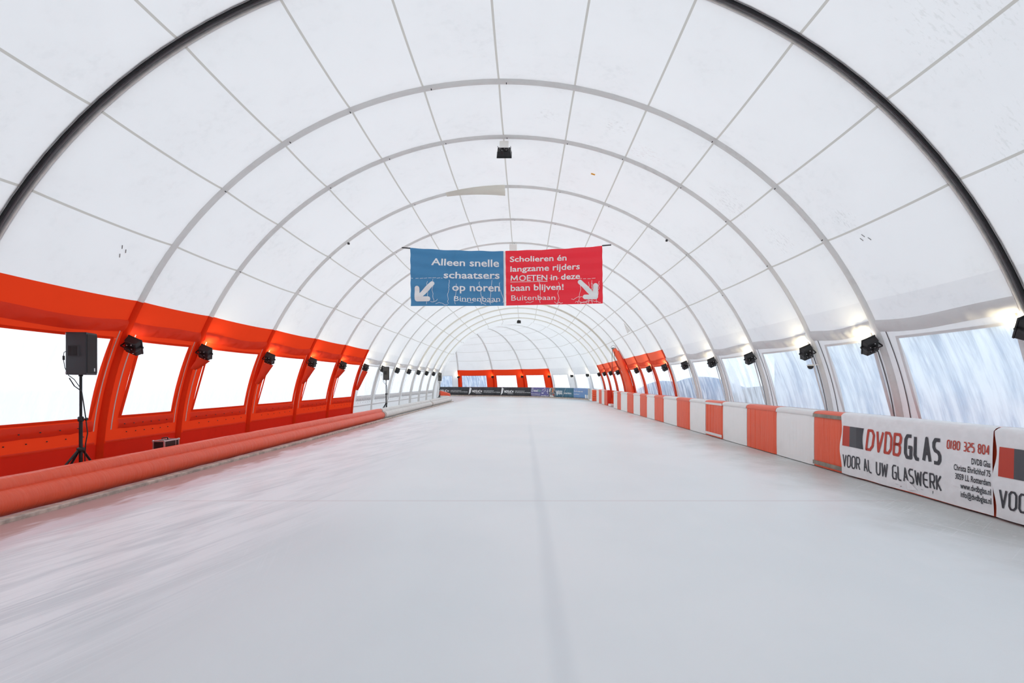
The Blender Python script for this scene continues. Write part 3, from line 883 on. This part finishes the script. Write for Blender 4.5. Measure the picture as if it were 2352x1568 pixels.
# ---------------------------------------------------------------- right side: padded boards
def pad_mat(name, col, dirtc, rough=.45, tr=.5):
    m, nt, out = mat(name)
    oc = objc(nt)
    fo = noise(nt, vscale(nt, oc, (1, 7, .9)), 1, 4, .6, .8)
    big = noise(nt, oc, 2.0, 4, .6)
    c = mixc(nt, ramp(nt, big, .45, .75, 0, .5), col, dirtc)
    p = N(nt, 'ShaderNodeBsdfPrincipled', Roughness=rough); L(nt, c, p.inputs['Base Color'])
    L(nt, bump(nt, fo, tr, .06), p.inputs['Normal'])
    L(nt, p.outputs[0], out.inputs[0]); return m
M['pad_white'] = pad_mat('white_pad_cover', (.93,.93,.915), (.84,.84,.82), .45, .18)
M['pad_red'] = pad_mat('coral_pad_cover', (.90,.125,.050), (.76,.105,.050), .45, .45)
M['hem'] = simple('grey_brown_hem', (.34,.31,.26), .7, .3, 0, ((3,60,60), .3, .01), None, .25)
M['fold_white'] = simple('white_pad_fold', (.83,.83,.82), .5)
M['fold_red'] = simple('pale_red_pad_fold', (.86,.16,.09), .5)
M['deep_red'] = simple('deep_red_pad_end', (.74,.035,.015), .5)
BX = 5.23
def pad(d0, d1, red, label, hems=False, x=BX, group='padded covers on the right boards', endred=False, wr=0.0):
    ym = (d0+d1)/2; root = empty('barrier_pad', (x+.12, ym, 0)); tag(root, label, 'barrier pad', group)
    w = d1-d0-.012
    mb = MB(); rows = []
    ns = 60
    ph = random.random()*20
    for i in range(ns+1):
        f = i/ns; y = -w/2 + w*f
        e = .016*min(1, min(f, 1-f)*9)
        wv = wr*(.5*math.sin(f*37+ph) + .3*math.sin(f*71+2*ph) + .3*math.sin(f*113+ph)) * (.6+.4*math.sin(f*7+ph))
        row = []
        for (px, pz, am) in ((-.12,.012,.5), (-.125,.25,1), (-.125,.5,.8), (-.125,.75,1), (-.12,.91,.6), (-.10,.965,.2), (-.05,.985,0), (.10,.985,0), (.12,.95,0), (.12,.012,0)):
            row.append((px - (e if px < -.1 else 0) + wv*am, y, pz + (.004*math.sin(f*9+ph) if pz > .9 else 0)))
        rows.append(row)
    mb.grid(rows); mb.face(rows[0][::-1]); mb.face(rows[-1])
    mb.build('cover', M['pad_red'] if red else M['pad_white'], root)
    mb = MB()
    rows = [[(-.141, -w/2+w*i/8, .895), (-.146, -w/2+w*i/8, .90), (-.136, -w/2+w*i/8, .95), (-.112, -w/2+w*i/8, .976), (-.05, -w/2+w*i/8, .993), (.09, -w/2+w*i/8, .993)] for i in range(9)]
    mb.grid(rows); mb.build('top_fold', M['hem'] if hems and False else (M['fold_red'] if red else M['fold_white']), root)
    if hems:
        for nm, z0, z1 in (('hem_strip', .885, .945), ('hem_strip', .045, .115)):
            mb = MB(); mb.box((-.152, 0, (z0+z1)/2), (.006, w, z1-z0), None, 0, .002); mb.build(nm, M['hem'] if hems == 1 else M['fold_white'], root)
    if endred:
        mb = MB(); mb.box((0,-w/2-.004,.5), (.26,.012,.95), None, 0, .004); mb.build('end_panel', M['deep_red'], root)
    return root
bounds = [7.82, 8.63, 9.92, 11.24, 12.6, 13.8, 15.1, 16.4, 17.95, 19.2, 20.4, 21.6, 22.9, 24.3, 25.9, 26.9, 28.0]
nr = nw = 0
for i in range(len(bounds)-1):
    red = i % 2 == 0
    if red: lab = 'coral red pad on the right boards, %s red one beyond the glass advert' % ORD[nr]; nr += 1
    else: lab = 'white pad on the right boards, %s white one beyond the glass advert' % ORD[nw]; nw += 1
    pad(bounds[i], bounds[i+1], red, lab, hems={0: 1, 4: 2}.get(i, 0), wr={2:.011, 4:.018, 6:.012, 10:.010, 12:.010}.get(i, .004))
for j, (d0, d1, red, lab) in enumerate(((31.2,32.4,1,'red pad with deep red end beside the opening in the far boards'), (32.4,33.5,0,'white pad between two red ones beyond the opening in the boards'),
                                        (33.5,34.7,1,'red pad farthest along beyond the opening in the right boards'), (34.7,35.9,0,'white pad touching the orange quilted end of the far boards'))):
    pad(d0, d1, red, lab, x=5.42, endred=(j == 0), group='padded covers beyond the opening')
# dark backing pad under the adverts: red cover shows along the bottom
for (d0, d1, lab) in ((2.70,5.26,'coral red pad showing only as thin edge beneath the cut-off glass advert'), (5.26,7.80,'coral red pad showing only as thin red line beneath the full glass advert')):
    pad(d0, d1, True, lab, group='red pads under the adverts')

# glass adverts
def advert(yfar, label):
    root = empty('advert_banner', (BX-.032, yfar, 0)); tag(root, label, 'advert banner', 'white glass adverts on the right boards')
    W = 2.535
    def surf(u, v, off=0.0):
        wv = .010*math.sin(u*3.1+v*2)*(1-v) + .006*math.sin(u*9 + v*5) + .014*math.exp(-((v-.08)/.09)**2)*math.sin(u*7.3)
        bulge = .014*math.sin(math.pi*min(1, max(0, v)))
        edge = .012*math.sin(v*14)*math.exp(-(u/.06)**2)
        return Vector((-.012 - bulge - wv - off, -u, v))
    mb = MB()
    nu, nv = 60, 22
    zs = [.026 + (.962-.026)*j/nv for j in range(nv+1)]
    rows = []
    for i in range(nu+1):
        u = W*i/nu
        us = [u + (.02*math.sin(z*11)*(1 - i/3) if i < 3 else 0) for z in zs]
        rows.append([surf(uu, z) for uu, z in zip(us, zs)] + [Vector((.010, -u, .992)), Vector((.05, -u, 1.008)), Vector((.17, -u, 1.008))])
    mb.grid(rows); mb.build('sheet', M['vinyl'], root)
    F = lambda u, v: surf(u, v, .006)
    lay = MB()   # two-tone flag mark
    def quad(mb_, u0, u1, v0, v1, mi, n=6, curve=0.0):
        for i in range(n):
            a, b = u0+(u1-u0)*i/n, u0+(u1-u0)*(i+1)/n
            mb_.face([F(a, v0), F(b, v0), F(b, v1), F(a, v1)], mi)
    def flag(u0, u1, mi, pin=False):
        n = 5
        for i in range(n):
            for j in range(8):
                def x(f, v):
                    xx = u0 + (u1-u0)*f
                    if pin: xx -= .022*f*math.sin(math.pi*(v-.48)/.32)
                    return xx
                va, vb = .48+.04*j, .48+.04*(j+1)
                lay.face([F(x(i/n, va), va), F(x((i+1)/n, va), va), F(x((i+1)/n, vb), vb), F(x(i/n, vb), vb)], mi)
    flag(.05, .21, 0); flag(.21, .37, 1); flag(.37, .53, 2, True)
    lay.build('flag_mark', [M['print_red'], M['print_mid'], M['print_grey']], root)
    t = MB(); techno(t, 'DVDB', .575, 1.245, .475, .325, .040, F, 0, 0.10, {'D':.62,'V':.62,'B':.60}); t.build('lettering', M['print_red'], root)
    t = MB(); techno(t, 'GLAS', 1.305, 1.895, .468, .335, .046, F, 0, 0.0, {'G':.62,'L':.50,'A':.70,'S':.64}); t.build('lettering', M['print_grey'], root)
    t = MB(); techno(t, 'VOOR AL UW GLASWERK', .06, 1.885, .143, .205, .0215, F); t.build('lettering', M['print_grey'], root)
    t = MB(); techno(t, '0180 325 804', 1.965, 2.505, .69, .112, .0135, F); t.build('lettering', M['print_red'], root)
    t = MB()
    for s, wdt, base in (('DVDB Glas', .23, .556), ('Christa Ehrlichhof 75', .445, .453), ('3059 LL Rotterdam', .425, .350), ('www.dvdbglas.nl', .36, .249), ('info@dvdbglas.nl', .36, .148)):
        font_mesh(t, s, (2.515-wdt, 2.515, base, base, .072), F, 0, .012)
    t.build('lettering', M['print_black'], root)
    t = MB()   # scuffs and small cuts at the foot
    for (u, v, du, dv) in ((1.14,.085,.05,.004), (1.33,.115,.03,.003), (1.55,.10,.04,.004), (1.74,.08,.01,.05), (1.22,.065,.02,.01)):
        t.face([F(u,v), F(u+du,v+dv*.4), F(u+du*1.1,v+dv), F(u+du*.2,v+dv*.8)])
    t.build('scuffs', M['gap'], root)
    t = MB(); t.face([F(1.33,.19), F(1.5,.07), surf(1.36,.06,.03)]); t.build('loose_corner', M['vinyl'], root)
    return root
advert(7.82, 'white glass advert on the right boards showing its whole address and phone number')
advert(5.265, 'white glass advert at the right edge, cut off after its first letters')

# heap of red tarpaulin and gate seen through the opening in the boards
mb = MB(); rows = []
rr = random.Random(3)
for i in range(9):
    row = []
    for j in range(9):
        y = 28.25 + 2.75*i/8; x = 5.62 + .26*j/8
        z = .86 - .5*(1 - j/8)**1.5*(1) + rr.uniform(-.06,.06); row.append((x + rr.uniform(-.03,.03), y, max(.12, z)))
    rows.append([(row[0][0]-.02, row[0][1], .0)] + row)
mb.grid(rows); tp_ = mb.build('tarpaulin', M['orange_flap'], None, (5.9,30.5,0)); tag(tp_, 'crumpled red tarpaulin filling the opening between the right boards', 'tarpaulin')
mb = MB(); mb.box((5.44,29.9,.09), (.25,.8,.14), None, 0, .02); sb = mb.build('step_board', M['fold_white'], None, (5.44,29.9,0)); tag(sb, 'low white step in the opening between the right boards', 'step')

# red arch cover that has slid off, with dangling cables
ac = empty('arch_cover', fpt(14, 2, -.2)); o_ = ac.location.copy(); tag(ac, 'loose red arch cover bulging out from the right wall with cables hanging from its top', 'arch cover')
mb = MB(); pts = [fpt(14, t, -.26 - .04*math.sin(math.pi*t/33), -.05) - o_ for t in arange(3, 33, 24)]
mb.tube(pts, lambda f: .235 - .11*f + .012*math.sin(f*30), 16, 0, True, True); mb.build('sleeve', M['pad_red'], ac)
mb = MB(); mb.grid([[fpt(14, t, -.06, .10) - o_, fpt(14, t, -.20, .26) - o_, fpt(14, t, -.05, .42) - o_] for t in arange(3, 31, 14)]); mb.build('side_fold', M['deep_red'], ac)
e0 = fpt(14, 33.3, -.28, -.05) - o_
mb = MB(); mb.lathe([(.10,-.03), (.105,.02), (.06,.05), (0,.05)], e0, None, 14); mb.build('pipe_end', M['joint_grey'], ac)
for q in (0, 1):
    a = e0 + Vector((-.05 + .12*q, -.08, 0)); b = fpt(14 + (1 if q == 0 else 0), 20.5, -.2) - o_
    mb = MB(); mb.tube([a, a + Vector((-.04,-.06,-.5)), a.lerp(b, .45) + Vector((-.15,-.05,-.75+.35*q)), a.lerp(b, .8) + Vector((-.1,0,-.45+.2*q)), b], .012, 6); mb.build('cable', M['black'], ac)
mb = MB(); mb.tube([e0 + Vector((.12*math.cos(a), -.05+.05*math.sin(2*a), .06+.10*math.sin(a))) for a in arange(0, 6.0, 18)], .008, 6); mb.build('cable', M['black'], ac)

# ---------------------------------------------------------------- far advert boards along the bend
def far_board(a, b, name, label, sheet, z0=.13, z1=1.0, mid=None):
    """padded board between two plan points, its printed face towards the ice"""
    a, b = Vector((*a, 0)), Vector((*b, 0))
    t = (b-a).normalized(); n = Vector((t.y, -t.x, 0))
    if n.y > 0: n = -n
    root = empty(name, (a+b)/2); tag(root, label, 'advert board', 'advert boards along the far bend')
    W = (b-a).length
    o = root.location
    def F(u, v, off=0.0):   # u runs left to right as seen from the ice
        base = b + (a-b)*(u/W) if (b.x < a.x) else a + (b-a)*(u/W)
        return base + n*(off + .03*math.sin(math.pi*min(1,max(0,(v-z0)/(z1-z0)))) + .006*math.sin(u*6+v)) + Vector((0,0,v)) - o
    mb = MB(); rows = []
    for i in range(17):
        u = W*i/16
        ub = min(max(u, .09), W-.09)
        rows.append([F(ub, z0, -.18), F(u, z0)] + [F(u, z0 + (z1-z0)*j/6) for j in range(1, 6)] + [F(u, z1-.03), F(u, z1, -.03), F(ub, z1, -.18)])
    mb.grid(rows); mb.face(rows[0]); mb.face(rows[-1][::-1])
    mb.build('sheet', sheet, root)
    return root, F, W
def patch(t, F, q, n=6, mi=0):
    (a, b, c, d) = q
    V = lambda f, g: tuple(a[i]*(1-f)*(1-g) + b[i]*f*(1-g) + c[i]*f*g + d[i]*(1-f)*g for i in (0, 1))
    for i in range(n):
        for j in range(n):
            t.face([F(*V((i+x)/n, (j+y)/n)) for x, y in ((0,0),(1,0),(1,1),(0,1))], mi)
def wrinkle(name, col, alt, sc=(3.5,3.5,.7)):
    m, nt, out = mat(name); oc = objc(nt)
    n = noise(nt, vscale(nt, oc, sc), 1, 4, .6, .4)
    p = N(nt, 'ShaderNodeBsdfPrincipled', Roughness=.4)
    L(nt, mixc(nt, ramp(nt, n, .35, .7), col, alt), p.inputs['Base Color']); L(nt, bump(nt, n, .5, .05), p.inputs['Normal'])
    L(nt, p.outputs[0], out.inputs[0]); return m
M['b_black'] = wrinkle('charcoal_print', (.022,.023,.028), (.045,.047,.055))
M['b_purple'] = wrinkle('violet_print', (.115,.105,.30), (.15,.14,.37))
M['b_photo'] = wrinkle('dark_photo_print', (.05,.05,.055), (.42,.40,.40), (5,5,6))
M['b_blue'] = wrinkle('teal_print', (.035,.12,.19), (.06,.20,.30))
M['b_light'] = wrinkle('sky_blue_print', (.13,.32,.60), (.20,.30,.56))
M['print_orange'] = simple('orange_print', (.75,.25,.08), .5)
M['print_green'] = simple('sage_print', (.25,.42,.40), .5)
P = BOARD
def plan_at(px):   # point on the plan line seen at a given bearing
    q = (px - 1204)/FPX
    best = None
    for i in range(len(P)-1):
        a, b = P[i], P[i+1]
        fa, fb = a[0]-q*a[1], b[0]-q*b[1]
        if fa*fb <= 0 and fa != fb:
            f = fa/(fa-fb); best = (a[0]+(b[0]-a[0])*f, a[1]+(b[1]-a[1])*f); break
    return best or (P[0] if q > 0 else P[-1])
words = ['farthest left', 'middle', 'third and nearest']
for i, (x0, x1) in enumerate(((999,1076),(1076,1150),(1150,1220))):
    root, F, W = far_board(plan_at(x0+.4), plan_at(x1), 'advert_board', 'charcoal advert board with white capital letters, %s of the three' % words[i], M['b_black'])
    f_ = lambda u, v: F(u, v, .012)
    t = MB(); techno(t, 'NOSUCH', W*(.12 if i else .10), W*.43, .42, .27, .058, f_, 0, .14)
    font_mesh(t, 'CREATIVE AGENCY' if False else 'creatie bureau', (W*.23, W*.41, .32, .32, .07), f_, 0, .02)
    font_mesh(t, 'KOMT DOOR DE BOCHT', (W*.48, W*.80, .57, .57, .085), f_, 0, .01)
    font_mesh(t, 'HET BESTE BUREAU VAN ROTTERDAM', (W*.48, W*.98, .43, .43, .085), f_, 0, .01)
    t.build('lettering', M['print_white'], root)
    t = MB(); patch(t, f_, [(0, .16), (W*.075, .42), (W*.10, .86), (W*.04, .98)] if i else [(.0,.30), (W*.035,.36), (W*.05,.88), (.02,.94)])
    t.build('white_page_mark', M['print_white'], root)
root, F, W = far_board(plan_at(1220), plan_at(1261), 'advert_board', 'violet advert board with a shield and small white writing', M['b_purple'])
f_ = lambda u, v: F(u, v, .012)
t = MB()
font_mesh(t, 'letsel', (W*.16, W*.40, .58, .58, .26), f_, 0, .02)
font_mesh(t, 'Rechtsbijstand', (W*.03, W*.52, .32, .32, .09), f_, 0, .02)
font_mesh(t, 'Letselschade specialisten', (W*.05, W*.54, .17, .17, .07), f_, 0, .01)
font_mesh(t, 'letselfijn.nl', (W*.58, W*.97, .17, .17, .10), f_, 0, .03)
def ring(mb, pts, th): strokes_mesh(mb, [pts], th, f_)
ring(t, [(W*.07,.95),(W*.12,.95),(W*.12,.84),(W*.06,.84),(W*.07,.95)], .03)
ring(t, [(W*.04,.74),(W*.12,.74),(W*.12,.62),(W*.08,.54),(W*.04,.62),(W*.04,.74)], .035)
ring(t, [(W*.64,.62),(W*.64,.78),(W*.74,.78),(W*.74,.88),(W*.82,.90),(W*.84,.70),(W*.74,.66),(W*.74,.52)], .03)
patch(t, f_, [(W*.61,.42), (W*.72,.42), (W*.72,.50), (W*.61,.50)])
ring(t, [(W*.93,.40),(W*.93,.85)], .05); ring(t, [(W*.88,.62),(W*.97,.66)], .04)
t.build('lettering', M['print_white'], root)
t = MB(); font_mesh(t, 'fijn', (W*.41, W*.58, .58, .58, .26), f_, 0, .02); t.build('lettering', M['print_green'], root)
root, F, W = far_board(plan_at(1261), plan_at(1276), 'advert_board', 'narrow photo print of dark skates and legs between violet and teal boards', M['b_photo'])
f_ = lambda u, v: F(u, v, .012)
t = MB(); patch(t, f_, [(W*.52,.55), (W*.68,.55), (W*.72,.98), (W*.58,.98)]); t.build('orange_shape', M['print_orange'], root)
t = MB(); patch(t, f_, [(W*.6,.28), (W*.78,.26), (W*.76,.40), (W*.62,.42)]); t.build('red_shape', M['print_red'], root)
t = MB(); patch(t, f_, [(W*.1,.15), (W*.75,.15), (W*.6,.26), (W*.2,.27)]); patch(t, f_, [(W*.08,.62), (W*.22,.6), (W*.3,.92), (W*.2,.97)]); t.build('pale_shape', M['fold_white'], root)
root, F, W = far_board(plan_at(1276.2), plan_at(1318), 'advert_board', 'teal blue advert board with big white capitals', M['b_blue'])
f_ = lambda u, v: F(u, v, .012)
t = MB()
patch(t, f_, [(W*.135,.72), (W*.40,.72), (W*.395,.66), (W*.135,.66)])
font_mesh(t, 'V', (W*.03, W*.17, .30, .30, .44), f_, 0, .06); font_mesh(t, 'IKING', (W*.165, W*.40, .40, .40, .22), f_, 0, .04)
font_mesh(t, 'SCHAATSEN.NL', (W*.50, W*.90, .44, .44, .14), f_, 0, .03)
strokes_mesh(t, [[(W*.40,.16),(W*.58,.96)]], .02, f_)
t.build('lettering', M['print_white'], root)
root, F, W = far_board(plan_at(1318), plan_at(1341), 'advert_board', 'sky blue advert board with two lines of small white writing', M['b_light'])
f_ = lambda u, v: F(u, v, .012)
t = MB(); font_mesh(t, 'Op de schaats naar', (W*.06, W*.95, .68, .66, .12), f_, 0, .02); font_mesh(t, 'uw adviseur!', (W*.06, W*.60, .42, .42, .11), f_, 0, .01); t.build('lettering', M['print_white'], root)
root, F, W = far_board(plan_at(1341), (5.45,39.7), 'advert_board', 'last blue advert board curving towards the orange quilted end', M['b_light'])
f_ = lambda u, v: F(u, v, .012)
t = MB(); patch(t, f_, [(W*.25,.14), (W*.5,.14), (W*.5,.46), (W*.25,.46)]); patch(t, f_, [(W*.6,.14), (W*.98,.14), (W*.9,.45), (W*.62,.45)]); t.build('white_patch', M['print_white'], root)
root, F, W = far_board((5.45,39.7), (5.43,37.2), 'advert_board', 'blank white end of the far boards beside the orange quilted face', M['fold_white'])
eb = empty('quilted_end', (5.42,37.0,0)); tag(eb, 'orange quilted end face of the far boards beside the striped pads', 'board end')
mb = MB()
for j in range(5): mb.box((0,0,.14+.175*j), (.34,.16,.178), None, 0, .035)
mb.build('quilted_cover', M['pad_red'], eb)
# pale wooden footing under the far boards
mb = MB()
for i in range(1, len(P)-1):
    a, b = Vector((*P[i],0)), Vector((*P[i+1],0)); t = (b-a).normalized(); n = Vector((t.y,-t.x,0)); n = -n if n.y > 0 else n
    mb.grid([[q + n*.03, q + n*.03 + Vector((0,0,.12)), q - n*.2 + Vector((0,0,.12))] for q in (a, b)], smooth=False)
struct(mb.build('baseboard_far', M['kerb']))

# ---------------------------------------------------------------- lane banners hung across the hall
SB, YB = FPX/11.8, 11.8
def px(x, y, dy=0.0): return Vector(((x-1204)/SB, YB + dy, 1.5 + (878-y)/SB))
def cloth(name, label, corners, m):
    (tl, tr, bl, br) = corners
    ctr = px((tl[0]+tr[0])/2, tl[1])
    root = empty(name, ctr); tag(root, label, 'banner', 'lane banners hung across the hall')
    TL, TR, BL, BR = [px(*c) for c in corners]
    def dep(X, Z):
        f = (X - TL.x)/(TR.x - TL.x); g_ = (TL.z - Z)/1.4
        return .018*math.sin(Z*22 + 2*f + 1.5*math.sin(f*4)) + .03*math.sin(f*5+Z) + .02*math.exp(-((f-.3-g_*.4)/.08)**2)*(1-g_)
    def F(X, Z, off=0.0): return Vector((X, YB + dep(X, Z) - off, Z)) - ctr
    mb = MB(); rows = []
    for i in range(41):
        f = i/40; a, b = TL.lerp(TR, f), BL.lerp(BR, f)
        a = a - Vector((0,0,.012*math.sin(math.pi*f*4)**2))
        rows.append([F(*( (a.lerp(b, j/36)).x, (a.lerp(b, j/36)).z)) for j in range(37)])
    mb.grid(rows); mb.build('cloth', m, root)
    return root, (lambda X, Z: F(X, Z, .010)), ctr
M['c_blue'] = fabric('blue_banner_cloth', (.075,.27,.50), (.07,.27,.52), .3, crink=.25, gloss=.03, dirt=.08)
M['c_red'] = fabric('red_banner_cloth', (.95,.035,.062), (1.0,.04,.06), .4, crink=.25, gloss=.03, dirt=.06)
Z4 = 4.704
def cp(x, y): return (920 + x/Z4, 540 + y/Z4)
def Q(x0, x1, y0, y1, cap):
    a, b = px(*cp(x0, y0)), px(*cp(x1, y1)); return (a.x, b.x, a.z, b.z, cap/Z4/SB)
def cpx(x, y): p = px(*cp(x, y)); return (p.x, p.z)
def cracks(F, seeds, xr, yr):
    t = MB(); rng = random.Random(seeds)
    lines = []
    for _ in range(9):
        x = rng.uniform(*xr); y = rng.uniform(yr[0], yr[0]+60); pl = [(x, y)]
        while y < yr[1] and len(pl) < 14:
            x += rng.uniform(-9, 9); y += rng.uniform(8, 30); pl.append((x, min(y, yr[1])))
        if rng.random() < .7: lines.append(pl)
    for _ in range(6):
        x = rng.uniform(xr[0], xr[1]-120); y = rng.uniform(yr[1]-45, yr[1]); pl = [(x, y)]
        for _ in range(rng.randint(5, 10)):
            x += rng.uniform(8, 24); y += rng.uniform(-14, 14); pl.append((min(x, xr[1]), min(y, yr[1]+8)))
        lines.append(pl)
    for x0 in range(int(xr[0]), int(xr[1]), 46):
        if rng.random() < .75: lines.append([(x0, 466+rng.uniform(-3,3)), (min(x0+rng.uniform(15,42), xr[1]), 464+rng.uniform(-4,4))])
    for pl in lines: strokes_mesh(t, [[cpx(*q) for q in pl]], .0085, F)
    return t
root, F, ctr = cloth('lane_banner', 'blue banner with white arrow to the lower left, hung across the hall', ((943,570),(1156.5,577),(944,703),(1157.5,701.5)), M['c_blue'])
t = MB()
font_mesh(t, 'Alleen snelle', Q(335,1065,325,340,80), F, 0, .017, 1)
font_mesh(t, 'schaatsers', Q(468,1070,465,467,76), F, 0, .017, 1)
font_mesh(t, 'op noren', Q(560,1072,600,603,80), F, 0, .017, 1)
font_mesh(t, 'Binnenbaan', Q(580,1075,712,715,57), F, 0, .0, 1)
t.build('lettering', M['print_white'], root)
t = MB()
def arrow(t, F, a, b, c1, c2, c3, w=52):
    th = w/Z4/SB
    for pl in ([a, b], [c1, c2, c3]):
        P2 = [cpx(*q) for q in pl]; strokes_mesh(t, [P2], th, F)
        for e in (P2[0], P2[-1]): t.face([F(e[0]+th/2*math.cos(2*math.pi*q/16), e[1]+th/2*math.sin(2*math.pi*q/16)) for q in range(16)])
arrow(t, F, (343,525), (195,678), (181,576), (181,690), (300,690)); t.build('arrow', M['print_white'], root)
cracks(F, 4, (118, 1105), (470, 745)).build('crack_lines', M['print_white'], root)
t = MB(); t.box(Vector((px(1159,0).x, YB-.004, px(0,639.5).z)) - ctr, (.042,.012,1.34), None, 0, .002); t.build('white_edge', M['print_white'], root)
root, F, ctr = cloth('lane_banner', 'red banner with white arrow to the lower right, hung across the hall', ((1161,577),(1383,564),(1162.5,702),(1385,696)), M['c_red'])
t = MB()
font_mesh(t, 'Scholieren \u00e9n', Q(1182,1795,295,268,63), F, 0, .017, 1)
font_mesh(t, 'langzame rijders', Q(1187,1938,400,362,63), F, 0, .017, 1)
font_mesh(t, 'OETEN', Q(1281,1586,496,487,60), F, 0, .014, 1)
strokes_mesh(t, [[cpx(1195,494), cpx(1199,444), cpx(1229,482), cpx(1258,442), cpx(1262,492)]], .029, F)
font_mesh(t, 'in deze', Q(1622,1940,485,468,63), F, 0, .017, 1)
font_mesh(t, 'baan blijven!', Q(1190,1762,605,588,66), F, 0, .017, 1)
font_mesh(t, 'Buitenbaan', Q(1197,1672,708,700,57), F, 0, .0, 1)
strokes_mesh(t, [[cpx(1187,510), cpx(1390,504), cpx(1588,497)]], .013, F)
t.build('lettering', M['print_white'], root)
t = MB(); arrow(t, F, (1942,503), (2095,655), (2108,542), (2108,665), (1995,665)); t.build('arrow', M['print_white'], root)
cracks(F, 11, (1330, 2165), (470, 735)).build('crack_lines', M['print_white'], root)
for nm, a, b, lab in (('rope', px(943,570), fpt(8, 128.3, -.10), 'thin rope from the blue banner corner up to the left arch'), ('rope', px(1383,564), fpt(8, 52.8, -.10), 'thin rope from the red banner corner up to the right arch')):
    mb = MB(); m_ = (a+b)/2; mb.tube([a - m_, Vector((0,0,-.015)), b - m_], .010, 6); ro = mb.build('suspension_rope', M['joint_grey'], None, m_); tag(ro, lab, 'rope', 'ropes holding the lane banners')
    mb = MB(); mb.box(b - m_, (.05,.04,.05), None, 0, .008); mb.build('tie', M['dark'], ro)
    mb = MB(); mb.tube([a-m_, (a-m_).lerp(b-m_, .14)], .016, 6); mb.build('lashing', M['dark'], ro)

# ---------------------------------------------------------------- outside, seen through the film on the right
M['hall'] = simple('blue_grey_cladding', (.20,.31,.50), .7, .3, 0, None, None, .25)
M['navy'] = simple('navy_tarpaulin', (.045,.12,.26), .6, .3, 0, None, None, .3)
mb = MB(); rows = []
for i in range(15):
    y = 24 + 20*i/14; h = 1.85 - .2*math.sin(i*.9) - .5*abs(i-7)/7
    rows.append([(10.2 + 1.7*(1-math.cos(math.pi*j/10)), y, -.04 + h*math.sin(math.pi*j/10)**.6) for j in range(11)])
mb.grid(rows); ob_ = mb.build('covered_stack', M['navy'], None, (12,34,0)); tag(ob_, 'dark blue tarpaulin-covered mound outside, behind the right windows past midway', 'covered stack')
fb_ = empty('distant_building', (-9.5,68,0)); tag(fb_, 'pale blue building outside, blurred through the left windows of the far wall', 'building')
mb = MB(); mb.box((0,0,1.6), (10,5,3.3), None, 0, .05); mb.build('facade', M['hall'], fb_)
mb = MB(); mb.box((0,0,3.35), (10.6,5.6,.25), None, 0, .03); mb.build('eaves', M['print_mid'], fb_)
M['roof'] = simple('pale_roof', (.45,.47,.5), .7)
nh = empty('neighbouring_hall', (14.5,20,0)); tag(nh, 'blue grey hall outside, blurred through the right tent windows', 'building')
mb = MB(); mb.box((0,-6,1.45), (5,18,2.9), None, 0, .05); mb.box((-.6,-6.5,.9), (6,7,1.8), None, 0, .05); mb.build('cladding', M['hall'], nh)
mb = MB(); mb.box((0,-6,3.0), (5.6,18.4,.2), None, 0, .03); mb.build('roof', M['roof'], nh)
